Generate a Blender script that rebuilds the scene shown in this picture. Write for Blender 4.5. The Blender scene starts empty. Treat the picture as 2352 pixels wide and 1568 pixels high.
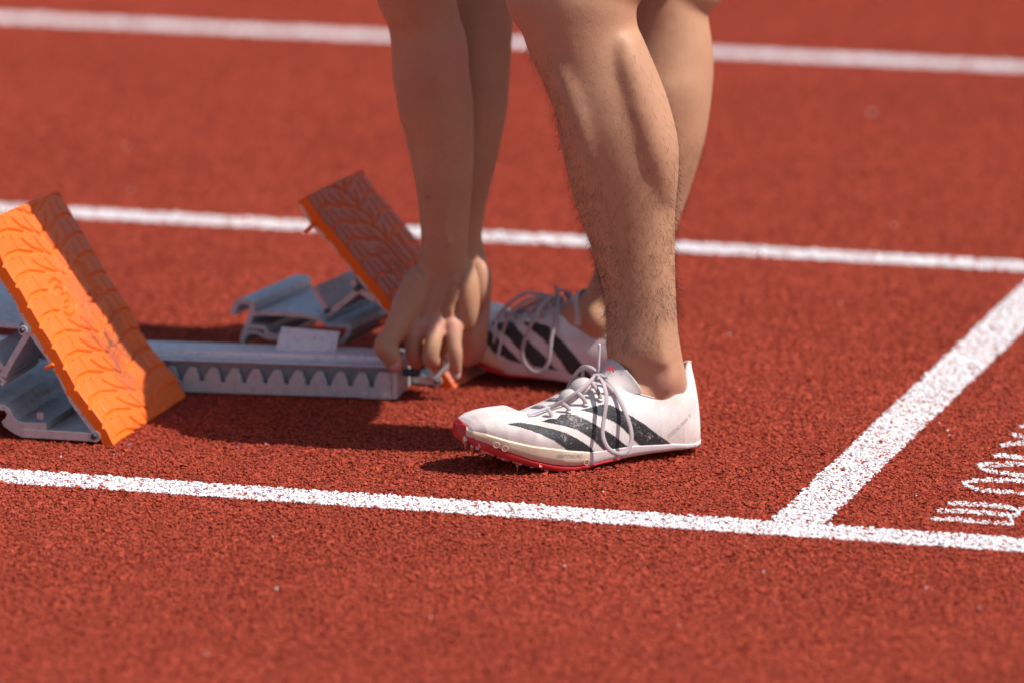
import bpy, bmesh, math, random
import numpy as np
from mathutils import Vector, Matrix, noise as mnoise
from mathutils.geometry import tessellate_polygon
random.seed(7); rng = np.random.default_rng(7)
SC = bpy.context.scene
COL = SC.collection
R = math.radians

# ------------------------------------------------------------------ camera
CAM_H, PITCH, FPX, WPX = 1.4693, 0.2125, 15703.3, 2352.0
cam = bpy.data.cameras.new('camera'); cam_o = bpy.data.objects.new('camera', cam); COL.objects.link(cam_o)
cam_o.location = (0, 0, CAM_H); cam_o.rotation_euler = (math.pi/2 - PITCH, 0, 0)
cam.sensor_width = 36.0; cam.lens = 36.0*FPX/WPX; cam.clip_start = 0.1; cam.clip_end = 3000
cam.dof.use_dof = True; cam.dof.focus_distance = 6.36; cam.dof.aperture_fstop = 3.9
SC.camera = cam_o
# ------------------------------------------------------------------ sky and sun
SUN_EL, SUN_AZ = R(54), R(17)          # azimuth measured from +X towards the camera
w = bpy.data.worlds.new('World'); SC.world = w; w.use_nodes = True
nt = w.node_tree; bg = nt.nodes['Background']
sky = nt.nodes.new('ShaderNodeTexSky'); sky.sky_type = 'NISHITA'; sky.sun_disc = False
sky.sun_elevation = SUN_EL; sky.sun_rotation = R(90) + SUN_AZ
sky.air_density = 1.0; sky.dust_density = 1.5; sky.ozone_density = 1.0
nt.links.new(sky.outputs[0], bg.inputs[0]); bg.inputs[1].default_value = 0.088
sun = bpy.data.lights.new('sun', 'SUN'); sun.energy = 4.7; sun.angle = R(0.53); sun.color = (1, .955, .90)
sun_o = bpy.data.objects.new('sun', sun); COL.objects.link(sun_o)
S = Vector((math.cos(SUN_EL)*math.cos(SUN_AZ), -math.cos(SUN_EL)*math.sin(SUN_AZ), math.sin(SUN_EL)))
sun_o.rotation_euler = (-S).to_track_quat('-Z', 'Y').to_euler(); sun_o.location = (2, 4, 4)
SC.view_settings.view_transform = 'Standard'; SC.view_settings.look = 'None'
SC.view_settings.exposure = 0.23; SC.view_settings.gamma = 1; SC.view_settings.use_curve_mapping = False

# ------------------------------------------------------------------ measuring helpers
def ray(px, py):
    u = px - 1176.0; v = py - 784.0
    return Vector((u, FPX*math.cos(PITCH) - v*math.sin(PITCH), -FPX*math.sin(PITCH) - v*math.cos(PITCH)))
CO = Vector((0, 0, CAM_H))
def G(px, py, z=0.0):
    d = ray(px, py); return CO + d*((z - CAM_H)/d.z)
def P(px, py, Y):
    d = ray(px, py); return CO + d*(Y/d.y)
class Plane:                                    # a vertical plane through O along horizontal direction D
    def __init__(s, O, D):
        s.O = Vector(O); s.D = Vector((D[0], D[1], 0)).normalized(); s.N = Vector((s.D.y, -s.D.x, 0))
    def pt(s, px, py, off=0.0):
        d = ray(px, py); t = (s.N.dot(s.O - CO) + off)/s.N.dot(d)
        return CO + d*t

# ------------------------------------------------------------------ object helpers
def link(name, me, mat=None, parent=None):
    o = bpy.data.objects.new(name, me); COL.objects.link(o)
    if mat is not None: me.materials.append(mat)
    if parent is not None: o.parent = parent
    return o
def mesh(name, V, F, mat=None, parent=None, smooth=False, fix=True):
    me = bpy.data.meshes.new(name)
    me.from_pydata([tuple(v) for v in V], [], [tuple(f) for f in F])
    if fix:
        bm = bmesh.new(); bm.from_mesh(me); bmesh.ops.recalc_face_normals(bm, faces=bm.faces); bm.to_mesh(me); bm.free()
    if smooth: me.polygons.foreach_set('use_smooth', [True]*len(me.polygons))
    me.update()
    return link(name, me, mat, parent)
def np_mesh(name, V, F, mat, parent=None, attrs=None, smooth=False):   # V (n,3) array, F (m,k) array
    me = bpy.data.meshes.new(name); k = F.shape[1]
    me.vertices.add(len(V)); me.vertices.foreach_set('co', np.ascontiguousarray(V, dtype=np.float32).ravel())
    me.loops.add(F.size); me.loops.foreach_set('vertex_index', np.ascontiguousarray(F, dtype=np.int32).ravel())
    me.polygons.add(len(F)); me.polygons.foreach_set('loop_start', np.arange(0, F.size, k, dtype=np.int32))
    me.polygons.foreach_set('use_smooth', np.full(len(F), smooth))
    me.update(calc_edges=True)
    for n, a in (attrs or {}).items():
        at = me.attributes.new(n, 'FLOAT', 'POINT'); at.data.foreach_set('value', np.ascontiguousarray(a, dtype=np.float32))
    return link(name, me, mat, parent)
def tag(o, label=None, cat=None, group=None, kind=None):
    if label: o['label'] = label
    if cat: o['category'] = cat
    if group: o['group'] = group
    if kind: o['kind'] = kind
    return o
def empty(name, loc):
    o = bpy.data.objects.new(name, None); COL.objects.link(o); o.location = loc; o.empty_display_size = .05
    bpy.context.view_layer.update(); return o
def adopt(o, root):                              # parent keeping the world place
    o.parent = root; o.matrix_parent_inverse = Matrix.Translation(root.location).inverted(); return o
class MB:
    def __init__(s): s.V = []; s.F = []
    def add(s, V, F):
        b = len(s.V); s.V += [Vector(v) for v in V]; s.F += [tuple(i+b for i in f) for f in F]; return s
    def box8(s, c):                              # eight corners: bottom 0-3, top 4-7
        return s.add(c, [(0,3,2,1),(4,5,6,7),(0,1,5,4),(1,2,6,5),(2,3,7,6),(3,0,4,7)])
    def prism(s, poly, vec):                     # a polygon swept along vec
        n = len(poly); V = [Vector(p) for p in poly] + [Vector(p)+vec for p in poly]
        tri = tessellate_polygon([[Vector(p) for p in poly]])
        F = [tuple(t) for t in tri] + [tuple(i+n for i in reversed(t)) for t in tri]
        F += [(i, (i+1) % n, (i+1) % n + n, i+n) for i in range(n)]
        return s.add(V, F)
    def loft(s, rings, n=24, cap=True, sq=1.0):
        V = []; m = len(rings)
        for c, a, b in rings:
            for i in range(n):
                t = 2*math.pi*i/n; ct, st = math.cos(t), math.sin(t)
                ct = math.copysign(abs(ct)**sq, ct); st = math.copysign(abs(st)**sq, st)
                V.append(c + a*ct + b*st)
        F = [(j*n+i, j*n+(i+1) % n, (j+1)*n+(i+1) % n, (j+1)*n+i) for j in range(m-1) for i in range(n)]
        if cap:
            V += [rings[0][0], rings[-1][0]]; a, b = len(V)-2, len(V)-1
            F += [(a, (i+1) % n, i) for i in range(n)] + [(b, (m-1)*n+i, (m-1)*n+(i+1) % n) for i in range(n)]
        return s.add(V, F)
    def ellipsoid(s, c, ax, ay, az, n=20, m=12):
        c = Vector(c); rings = []
        for j in range(m+1):
            t = -math.pi/2 + math.pi*(j+.02)/(m+.04); k = max(math.cos(t), .02)
            rings.append((c + Vector(az)*math.sin(t), Vector(ax)*k, Vector(ay)*k))
        return s.loft(rings, n)
    def tube(s, pts, rad, n=12, flat=1.0, up=None):   # rad: number or list
        pts = [Vector(p) for p in pts]; m = len(pts)
        rad = [rad]*m if not hasattr(rad, '__len__') else rad
        rings = []; prev = None
        for i in range(m):
            t = (pts[min(i+1, m-1)] - pts[max(i-1, 0)]).normalized()
            if up is not None: u = Vector(up)
            else: u = prev if prev is not None else (Vector((0, -1, 0)) if abs(t.y) < .9 else Vector((0, 0, 1)))
            u = (u - t*u.dot(t)); u = u.normalized() if u.length > 1e-6 else t.orthogonal().normalized()
            prev = u; b = t.cross(u)
            rings.append((pts[i], b*rad[i], u*rad[i]*flat))
        # rounded ends
        t0 = (pts[0]-pts[1]).normalized(); t1 = (pts[-1]-pts[-2]).normalized()
        def end(rg, t, r): return [(rg[0]+t*r*q, rg[1]*k, rg[2]*k) for q, k in ((.45, .88), (.8, .6), (.98, .2))]
        rings = list(reversed(end(rings[0], t0, rad[0]*min(1, flat+.2)))) + rings + end(rings[-1], t1, rad[-1]*min(1, flat+.2))
        return s.loft(rings, n)
    def build(s, name, mat, parent=None, smooth=False, bevel=0, seg=2):
        o = mesh(name, s.V, s.F, mat, None, smooth)
        if bevel:
            b = o.modifiers.new('bevel', 'BEVEL'); b.width = bevel; b.segments = seg; b.limit_method = 'ANGLE'; b.angle_limit = R(40)
            o.data.polygons.foreach_set('use_smooth', [True]*len(o.data.polygons))
            b.harden_normals = True
        if parent is not None: adopt(o, parent)
        return o
def spline(pts, k=8):
    pts = [Vector(p) for p in pts]; out = []
    q = [pts[0]*2-pts[1]] + pts + [pts[-1]*2-pts[-2]]
    for i in range(1, len(q)-2):
        a, b, c, d = q[i-1], q[i], q[i+1], q[i+2]
        for j in range(k):
            t = j/k; out.append(.5*((2*b)+(c-a)*t+(2*a-5*b+4*c-d)*t*t+(3*b-a-3*c+d)*t**3))
    out.append(pts[-1]); return out

# ------------------------------------------------------------------ materials
def mat(name, rough=.6, metal=0.0, col=(.5, .5, .5), spec=.5):
    m = bpy.data.materials.new(name); m.use_nodes = True; b = m.node_tree.nodes['Principled BSDF']
    b.inputs['Base Color'].default_value = (*col, 1); b.inputs['Roughness'].default_value = rough
    b.inputs['Metallic'].default_value = metal; b.inputs['Specular IOR Level'].default_value = spec
    return m, m.node_tree, b
def N(nt, t, **kw):
    n = nt.nodes.new(t)
    for k, v in kw.items():
        if k.startswith('i_'): n.inputs[int(k[2:])].default_value = v
        else: setattr(n, k, v)
    return n
def noise(nt, scale, detail=4, rough=.6, vec=None):
    n = N(nt, 'ShaderNodeTexNoise'); n.inputs['Scale'].default_value = scale
    n.inputs['Detail'].default_value = detail; n.inputs['Roughness'].default_value = rough
    if vec is None: vec = nt.nodes.get('GEO') or N(nt, 'ShaderNodeNewGeometry', name='GEO')
    nt.links.new(vec.outputs[0] if hasattr(vec, 'outputs') else vec, n.inputs['Vector']); return n
def ramp(nt, src, stops):
    r = N(nt, 'ShaderNodeValToRGB'); e = r.color_ramp.elements
    while len(e) < len(stops): e.new(.5)
    for q, (p, c) in zip(e, stops):
        q.position = p; q.color = (*c, 1) if hasattr(c, '__len__') else (c, c, c, 1)
    nt.links.new(src, r.inputs[0]); return r
def mixc(nt, fac, a, b, mode='MIX'):
    m = N(nt, 'ShaderNodeMix', data_type='RGBA', blend_type=mode)
    for s, v in ((0, fac), (6, a), (7, b)):
        if hasattr(v, 'links') or hasattr(v, 'is_linked'): nt.links.new(v, m.inputs[s])
        elif hasattr(v, '__len__'): m.inputs[s].default_value = (*v, 1)
        else: m.inputs[s].default_value = v
    return m.outputs[2]
def bump(nt, b, src, dist, strength=1.0, prev=None):
    n = N(nt, 'ShaderNodeBump'); n.inputs['Distance'].default_value = dist; n.inputs['Strength'].default_value = strength
    nt.links.new(src, n.inputs['Height'])
    if prev is not None: nt.links.new(prev, n.inputs['Normal'])
    nt.links.new(n.outputs[0], b.inputs['Normal']); return n.outputs[0]

def track_mat(name, grains):
    m, nt, b = mat(name, .85, spec=.25)
    big = noise(nt, 3.0, 3); mid = noise(nt, 22.0, 4)
    c = mixc(nt, ramp(nt, big.outputs[0], [(.3, 0.), (.7, 1.)]).outputs[0], (.315, .045, .0215), (.365, .055, .027))
    c = mixc(nt, ramp(nt, mid.outputs[0], [(.42, 0.), (.75, .45)]).outputs[0], c, (.275, .034, .019))
    if grains:
        a = N(nt, 'ShaderNodeAttribute', attribute_name='rnd')
        g = ramp(nt, a.outputs['Fac'], [(0, .74), (.5, 1.), (1, 1.25)])
        c = mixc(nt, 1.0, c, g.outputs[0], 'MULTIPLY')
    else:
        v = N(nt, 'ShaderNodeTexVoronoi'); v.inputs['Scale'].default_value = 380; nt.links.new(nt.nodes['GEO'].outputs[0], v.inputs['Vector'])
        c = mixc(nt, .25, c, v.outputs['Color'], 'MULTIPLY')
        bump(nt, b, v.outputs['Distance'], .0015)
    nt.links.new(c, b.inputs['Base Color']); return m
M_track = track_mat('track rubber', False); M_grain = track_mat('rubber crumb', True)
def paint_mat():
    m, nt, b = mat('line paint', .7, spec=.3)
    n = noise(nt, 240, 3); n2 = noise(nt, 7, 4)
    c = mixc(nt, ramp(nt, n.outputs[0], [(.5, 0.), (.8, .4)]).outputs[0], (.80, .79, .80), (.58, .52, .53))
    c = mixc(nt, ramp(nt, n2.outputs[0], [(.45, 0.), (.8, .35)]).outputs[0], c, (.66, .60, .60))
    nt.links.new(c, b.inputs['Base Color']); return m
M_paint = paint_mat()
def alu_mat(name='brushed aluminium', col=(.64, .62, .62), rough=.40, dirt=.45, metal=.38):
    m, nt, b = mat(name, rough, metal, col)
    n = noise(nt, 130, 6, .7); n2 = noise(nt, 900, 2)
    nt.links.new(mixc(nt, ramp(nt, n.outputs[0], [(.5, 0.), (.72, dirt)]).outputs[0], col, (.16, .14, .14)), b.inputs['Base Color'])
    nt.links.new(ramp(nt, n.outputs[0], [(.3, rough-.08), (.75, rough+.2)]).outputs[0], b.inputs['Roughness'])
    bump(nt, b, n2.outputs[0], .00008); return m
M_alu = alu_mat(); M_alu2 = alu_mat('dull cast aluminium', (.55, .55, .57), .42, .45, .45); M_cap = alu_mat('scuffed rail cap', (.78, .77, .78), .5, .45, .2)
M_rimlight = alu_mat('painted tooth rim highlight', (.85, .85, .86), .35, .2, .3)  # lighter metal colour carries the sky and sun glint on tooth rims
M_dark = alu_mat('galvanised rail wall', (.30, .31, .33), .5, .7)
M_steel = mat('spike steel', .25, 1, (.45, .45, .48))[0]
M_bolt = mat('dark bolt', .4, .8, (.10, .11, .13))[0]
def rubber_mat():
    m, nt, b = mat('orange rubber', .58, col=(.9, .2, .02), spec=.35)
    a = N(nt, 'ShaderNodeAttribute', attribute_name='groove'); d = N(nt, 'ShaderNodeAttribute', attribute_name='dust')
    n = noise(nt, 130, 6, .75); n2 = noise(nt, 28, 4)
    k = N(nt, 'ShaderNodeMath', operation='MULTIPLY'); nt.links.new(n.outputs[0], k.inputs[0]); nt.links.new(n2.outputs[0], k.inputs[1])
    k2 = N(nt, 'ShaderNodeMath', operation='MULTIPLY_ADD', i_1=1.6); nt.links.new(k.outputs[0], k2.inputs[0])
    s = N(nt, 'ShaderNodeMath', operation='SUBTRACT', i_1=.62); nt.links.new(d.outputs['Fac'], s.inputs[0]); nt.links.new(s.outputs[0], k2.inputs[2])
    dm = ramp(nt, k2.outputs[0], [(.0, .12), (.30, .30), (.62, .9)])
    inv = N(nt, 'ShaderNodeMath', operation='SUBTRACT', i_0=1.0); nt.links.new(a.outputs['Fac'], inv.inputs[1])
    f = N(nt, 'ShaderNodeMath', operation='MULTIPLY'); nt.links.new(dm.outputs[0], f.inputs[0]); nt.links.new(inv.outputs[0], f.inputs[1])
    c = mixc(nt, f.outputs[0], (.95, .155, .004), (.50, .17, .115))  # pink mix holds dust and the sky sheen of the shaded rubber
    sc = N(nt, 'ShaderNodeAttribute', attribute_name='scuff'); n5 = noise(nt, 240, 5, .8); n6 = noise(nt, 40, 3)
    q1 = N(nt, 'ShaderNodeMath', operation='MULTIPLY'); nt.links.new(n5.outputs[0], q1.inputs[0]); nt.links.new(n6.outputs[0], q1.inputs[1])
    q2 = N(nt, 'ShaderNodeMath', operation='MULTIPLY'); nt.links.new(ramp(nt, q1.outputs[0], [(.17, 0.), (.36, 1.)]).outputs[0], q2.inputs[0]); nt.links.new(sc.outputs['Fac'], q2.inputs[1])
    c = mixc(nt, q2.outputs[0], c, (.13, .062, .045))
    nt.links.new(c, b.inputs['Base Color'])
    b.inputs['Subsurface Weight'].default_value = .12; b.inputs['Subsurface Radius'].default_value = (1, .3, .1); b.inputs['Subsurface Scale'].default_value = .004
    bump(nt, b, n.outputs[0], .00015); return m
M_rub = rubber_mat()
def skin_mat():
    m, nt, b = mat('skin', .55, spec=.35)
    n = noise(nt, 14, 4); n2 = noise(nt, 160, 4, .7); n3 = noise(nt, 900, 2)
    c = mixc(nt, ramp(nt, n.outputs[0], [(.35, 0.), (.7, 1.)]).outputs[0], (.53, .295, .175), (.45, .232, .132))
    c = mixc(nt, ramp(nt, n2.outputs[0], [(.45, 0.), (.8, .5)]).outputs[0], c, (.46, .20, .14))
    fl = N(nt, 'ShaderNodeAttribute', attribute_name='flush'); c = mixc(nt, fl.outputs['Fac'], c, (.60, .245, .20))
    cr = N(nt, 'ShaderNodeTexVoronoi', feature='DISTANCE_TO_EDGE'); cr.inputs['Scale'].default_value = 620; nt.links.new(nt.nodes['GEO'].outputs[0], cr.inputs['Vector'])
    n4 = noise(nt, 420, 3); c = mixc(nt, ramp(nt, n4.outputs[0], [(.60, 0.), (.78, .35)]).outputs[0], c, (.30, .13, .085))
    nt.links.new(c, b.inputs['Base Color'])
    b.inputs['Subsurface Weight'].default_value = .10; b.inputs['Subsurface Radius'].default_value = (1, .35, .2); b.inputs['Subsurface Scale'].default_value = .003
    p = bump(nt, b, n2.outputs[0], .0006, .5); p = bump(nt, b, n3.outputs[0], .0002, .5, p); bump(nt, b, cr.outputs[0], .0003, .45, p); return m
M_skin = skin_mat()
M_nail = mat('fingernail', .3, col=(.55, .33, .28))[0]
M_hair = mat('leg hair', .45, col=(.022, .014, .010))[0]
def fabric(name, col, dirt=(.55, .40, .33), amt=.45, sc=45):
    m, nt, b = mat(name, .68, spec=.3)
    g = N(nt, 'ShaderNodeNewGeometry', name='GEO')
    mp = N(nt, 'ShaderNodeMapping'); mp.inputs['Rotation'].default_value = (0, .5, .4); mp.inputs['Scale'].default_value = (1, 1, 3.2)
    nt.links.new(g.outputs[0], mp.inputs[0])
    n = noise(nt, sc, 7, .72); n2 = noise(nt, 650, 3, .6, mp.outputs[0]); n3 = noise(nt, 14, 3)
    k = N(nt, 'ShaderNodeMath', operation='MULTIPLY'); nt.links.new(n.outputs[0], k.inputs[0]); nt.links.new(n3.outputs[0], k.inputs[1])
    c = mixc(nt, ramp(nt, k.outputs[0], [(.17, 0.), (.36, amt)]).outputs[0], col, dirt)
    c = mixc(nt, ramp(nt, n2.outputs[0], [(.5, 0.), (.8, .22)]).outputs[0], c, tuple(x*.72 for x in dirt))
    sa = N(nt, 'ShaderNodeAttribute', attribute_name='stain'); sq = N(nt, 'ShaderNodeMath', operation='MULTIPLY'); nt.links.new(sa.outputs['Fac'], sq.inputs[0]); nt.links.new(ramp(nt, n2.outputs[0], [(.35, .25), (.7, 1.)]).outputs[0], sq.inputs[1])
    c = mixc(nt, sq.outputs[0], c, (.56, .30, .24))
    nt.links.new(c, b.inputs['Base Color']); bump(nt, b, n2.outputs[0], .0005, .6); return m
M_upper = fabric('scuffed white knit', (.80, .775, .76), (.52, .34, .29), .55); M_tongue = fabric('pale tongue cloth', (.64, .58, .56), amt=.3)
M_lining = fabric('grey pink lining', (.50, .43, .40))
M_lace = fabric('flat grey lilac lace', (.46, .385, .40), (.40, .32, .32), .5, 90)
M_mid = fabric('cream foam', (.76, .62, .47), (.62, .36, .24), .5, 30); M_heel = fabric('pale heel foam', (.70, .60, .60), (.55, .36, .33), .4, 30)
M_red = mat('red translucent sole plate', .28, col=(.50, .030, .038))[0]; M_stud = mat('pink stud', .35, col=(.75, .30, .28))[0]
M_aglet = mat('plastic lace tip', .3, col=(.60, .60, .66))[0]
M_logo = mat('red print', .5, col=(.72, .02, .03))[0]; M_print = mat('grey print', .6, col=(.30, .24, .22))[0]; M_print2 = mat('faint print', .6, col=(.52, .49, .48))[0]
def stripe_mat():
    m, nt, b = mat('worn black print', .42, spec=.6)
    n = noise(nt, 520, 4, .75); n2 = noise(nt, 34, 5, .7)
    k = N(nt, 'ShaderNodeMath', operation='MULTIPLY'); nt.links.new(n.outputs[0], k.inputs[0]); nt.links.new(n2.outputs[0], k.inputs[1])
    c = mixc(nt, ramp(nt, k.outputs[0], [(.31, 0.), (.40, .9)]).outputs[0], (.022, .024, .026), (.42, .34, .32))
    nt.links.new(c, b.inputs['Base Color']); bump(nt, b, n.outputs[0], .0012, .8); return m
M_stripe = stripe_mat()
M_shorts = fabric('black sports cloth', (.02, .02, .025), (.03, .03, .03)); M_vest = fabric('navy singlet cloth', (.03, .04, .09), (.04, .04, .06))
M_headhair = mat('head hair', .5, col=(.015, .012, .010))[0]
M_crumb = mat('pale grit', .7, col=(.75, .70, .68))[0]; M_crumb2 = mat('dark grit', .7, col=(.05, .05, .06))[0]; M_straw = mat('straw grit', .7, col=(.45, .38, .22))[0]; M_bluegrit = mat('grey blue grit', .7, col=(.25, .30, .42))[0]

# ------------------------------------------------------------------ the track
ANG = 0.281426; n0 = 5.84138; s0 = -1.45203
ES = Vector((math.cos(ANG), -math.sin(ANG), 0)); EN = Vector((math.sin(ANG), math.cos(ANG), 0))
def L(s, n, z=0): return ES*s + EN*n + Vector((0, 0, z))
g = MB(); g.add([(-400, -300, -.0026), (400, -300, -.0026), (400, 900, -.0026), (-400, 900, -.0026)], [(0, 1, 2, 3)])
tag(g.build('track_surface', M_track), kind='structure')
OCT_F = np.array([(0,2,4),(2,1,4),(1,3,4),(3,0,4),(2,0,5),(1,2,5),(3,1,5),(0,3,5)])
def crumbs(xy, size, z, seed, flat=.62):
    rg = np.random.default_rng(seed); n = len(xy)
    base = np.array([(1,0,0),(-1,0,0),(0,1,0),(0,-1,0),(0,0,1),(0,0,-1)], float)
    V = np.repeat(base[None], n, 0)*rg.uniform(.65, 1.35, (n, 6, 1)) + rg.normal(0, .22, (n, 6, 3))
    q = rg.normal(size=(n, 4)); q /= np.linalg.norm(q, axis=1)[:, None]; a, b, c, d = q.T
    Rm = np.stack([np.stack([a*a+b*b-c*c-d*d, 2*(b*c-a*d), 2*(b*d+a*c)], -1), np.stack([2*(b*c+a*d), a*a-b*b+c*c-d*d, 2*(c*d-a*b)], -1), np.stack([2*(b*d-a*c), 2*(c*d+a*b), a*a-b*b-c*c+d*d], -1)], 1)
    V = np.einsum('nij,nkj->nki', Rm, V)*size[:, None, None]
    V[..., 2] *= flat
    V += np.concatenate([xy, z[:, None]], 1)[:, None, :]
    F = OCT_F[None] + (np.arange(n)*6)[:, None, None]
    return V.reshape(-1, 3), F.reshape(-1, 3)
TS = .32
k = int(TS/.0025); gx, gy = np.meshgrid(np.arange(k), np.arange(k))
xy = (np.stack([gx.ravel(), gy.ravel()], 1)+.5)*TS/k - TS/2 + rng.uniform(-.0014, .0014, (k*k, 2))
sz = rng.lognormal(math.log(.00158), .30, k*k)
hz = np.array([mnoise.noise(Vector((x*190, y*190, 3))) for x, y in xy])
V, F = crumbs(xy, sz, -.0013 + hz*.0013 + rng.normal(0, .00045, k*k), 3)
gr = np_mesh('track_granules', V, F, M_grain, None, {'rnd': np.repeat(rng.uniform(0, 1, k*k), 6)})
tag(gr, 'brick red rubber crumb surface of the running track', kind='stuff')
ng = bpy.data.node_groups.new('spread crumb tiles', 'GeometryNodeTree')
ng.interface.new_socket('Geometry', in_out='INPUT', socket_type='NodeSocketGeometry'); ng.interface.new_socket('Geometry', in_out='OUTPUT', socket_type='NodeSocketGeometry')
gi = ng.nodes.new('NodeGroupInput'); go = ng.nodes.new('NodeGroupOutput')
NX, NY = 11, 13
mg = ng.nodes.new('GeometryNodeMeshGrid'); mg.inputs[0].default_value = TS*(NX-1); mg.inputs[1].default_value = TS*(NY-1); mg.inputs[2].default_value = NX; mg.inputs[3].default_value = NY
tr = ng.nodes.new('GeometryNodeTransform'); tr.inputs['Translation'].default_value = (0, 7.1, 0)
ip = ng.nodes.new('GeometryNodeInstanceOnPoints')
rv = ng.nodes.new('FunctionNodeRandomValue'); rv.data_type = 'INT'; rv.inputs[4].default_value = 0; rv.inputs[5].default_value = 3
mm = ng.nodes.new('ShaderNodeMath'); mm.operation = 'MULTIPLY'; mm.inputs[1].default_value = math.pi/2
cx = ng.nodes.new('ShaderNodeCombineXYZ')
ng.links.new(mg.outputs[0], tr.inputs[0]); ng.links.new(tr.outputs[0], ip.inputs['Points']); ng.links.new(gi.outputs[0], ip.inputs['Instance'])
ng.links.new(rv.outputs[2], mm.inputs[0]); ng.links.new(mm.outputs[0], cx.inputs[2]); ng.links.new(cx.outputs[0], ip.inputs['Rotation']); ng.links.new(ip.outputs[0], go.inputs[0])
gr.modifiers.new('spread', 'NODES').node_group = ng

def painted(name, quads, pts, seed, size=.00125, pitch=.00185):
    """quads: base strips (four corners each); pts: (n,2) crumb places"""
    n = len(pts); rg = np.random.default_rng(seed)
    Vb = []; Fb = []
    for q in quads:
        b = len(Vb); Vb += [(p.x, p.y, -.0009) for p in q]; Fb.append((b, b+1, b+2)); Fb.append((b, b+2, b+3))
    hz = np.array([mnoise.noise(Vector((x*190, y*190, 3))) for x, y in pts]) if n else np.zeros(0)
    V, F = crumbs(pts, rg.lognormal(math.log(size), .25, n), -.0002 + hz*.0008 + rg.normal(0, .00025, n), seed)
    V = np.concatenate([np.array(Vb, float).reshape(-1, 3), V]); F = np.concatenate([np.array(Fb).reshape(-1, 3), F+len(Vb)])
    o = np_mesh(name, V, F, M_paint); tag(o, kind='structure'); return o
def strip_pts(a, b, c, d, pitch, seed, keep=.9, rag=.0013):
    rg = np.random.default_rng(seed); na, nb = int((b-a)/pitch), int((d-c)/pitch)+2
    ga, gb = np.meshgrid(np.arange(na), np.arange(nb)); n = ga.size
    s = a + (ga.ravel()+.5)*pitch + rg.uniform(-.5, .5, n)*pitch; t = c - pitch + (gb.ravel()+.5)*pitch + rg.uniform(-.5, .5, n)*pitch
    e = np.array([mnoise.noise(Vector((x*160, y*160, 9))) for x, y in zip(s, t)])*rag*1.6
    hole = np.array([mnoise.noise(Vector((x*230, y*230, 19))) for x, y in zip(s, t)])
    ok = (t > c + e) & (t < d + e) & (rg.random(n) < keep) & (hole < .38)
    s, t = s[ok], t[ok]
    return np.stack([ES.x*s + EN.x*t, ES.y*s + EN.y*t], 1)
for i, (nn, pitch, sz_) in enumerate(((n0, .0023, .0016), (n0+1.22, .0028, .0017), (n0+2.44, .0036, .0022))):
    c_ = -(nn*math.tan(ANG))
    pts = strip_pts(c_-.85, c_+.85, nn-.025, nn+.025, pitch, 20+i)
    q = [[L(c_-30, nn-.0235), L(c_+30, nn-.0235), L(c_+30, nn+.0235), L(c_-30, nn+.0235)]]
    painted('lane_line', q, pts, 30+i, sz_)
# start line: along EN
def start_pts():
    rg = np.random.default_rng(5); pitch = .0024; na, nb = int(1.165/pitch), int(.054/pitch)
    ga, gb = np.meshgrid(np.arange(na), np.arange(nb)); n = ga.size
    t = n0+.026 + (ga.ravel()+.5)*pitch + rg.uniform(-.5, .5, n)*pitch; s = s0-.002 + (gb.ravel()+.5)*pitch + rg.uniform(-.5, .5, n)*pitch
    e = np.array([mnoise.noise(Vector((x*160, y*160, 5))) for x, y in zip(s, t)])*.002
    hole = np.array([mnoise.noise(Vector((x*230, y*230, 1))) for x, y in zip(s, t)])
    ok = (s > s0+e) & (s < s0+.05+e) & (rg.random(n) < .9) & (hole < .38); s, t = s[ok], t[ok]
    return np.stack([ES.x*s + EN.x*t, ES.y*s + EN.y*t], 1)
painted('start_line', [[L(s0+.002, n0+.0245), L(s0+.048, n0+.0245), L(s0+.048, n0+1.195), L(s0+.002, n0+1.195)]], start_pts(), 50, .00155)
# stencilled mark, strokes lying along the lane
def c6(x, y): return (2095.8 + x/5.463, 947.4 + y/5.463)
strokes = [
 [(430,1125),(700,1140),(1000,1160),(1200,1180),(1330,1235),(1300,1275),(1200,1275),(900,1245),(600,1225),(310,1225)],
 [(1330,1215),(1420,1195),(1600,1200)], [(1200,1285),(1240,1340),(1230,1380),(1000,1370),(700,1345),(430,1325),(230,1320)],
 [(1700,930),(1600,880),(1400,850),(1150,845),(900,838),(720,855),(640,885),(740,930),(900,965),(1250,990),(1450,1005),(1620,990),(1700,930)],
 [(1700,690),(1600,640),(1400,632),(1200,642),(1000,650),(850,645),(850,680),(950,715),(1150,750),(1400,775),(1600,760),(1700,690)],
 [(990,545),(1100,528),(1250,545),(1400,562),(1600,590)], [(1110,405),(1200,388),(1300,380),(1450,370)], [(1260,265),(1320,285),(1420,300),(1500,310)], [(1345,175),(1400,155),(1500,135)]]
pts = []; rg = np.random.default_rng(77); quads = []
for stv in strokes:
    ps = [G(*c6(*p)) for p in stv]; sp = spline(ps, 10)
    for a, b in zip(sp[:-1], sp[1:]):
        d = (b-a); ln = d.length; m = max(1, int(ln*.017/(.0019**2)*.5))
        for _ in range(m):
            h_ = .0082
            p = a + d*rg.random() + Vector((rg.normal(0, .0004), rg.uniform(-h_, h_)*.95, 0))
            if mnoise.noise(Vector((p.x*230, p.y*230, 2))) < .36: pts.append((p.x, p.y))
        quads.append([a+Vector((0, -.006, 0)), b+Vector((0, -.006, 0)), b+Vector((0, .006, 0)), a+Vector((0, .006, 0))])
painted('distance_marking', quads, np.array(pts), 61, .0013)

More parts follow.
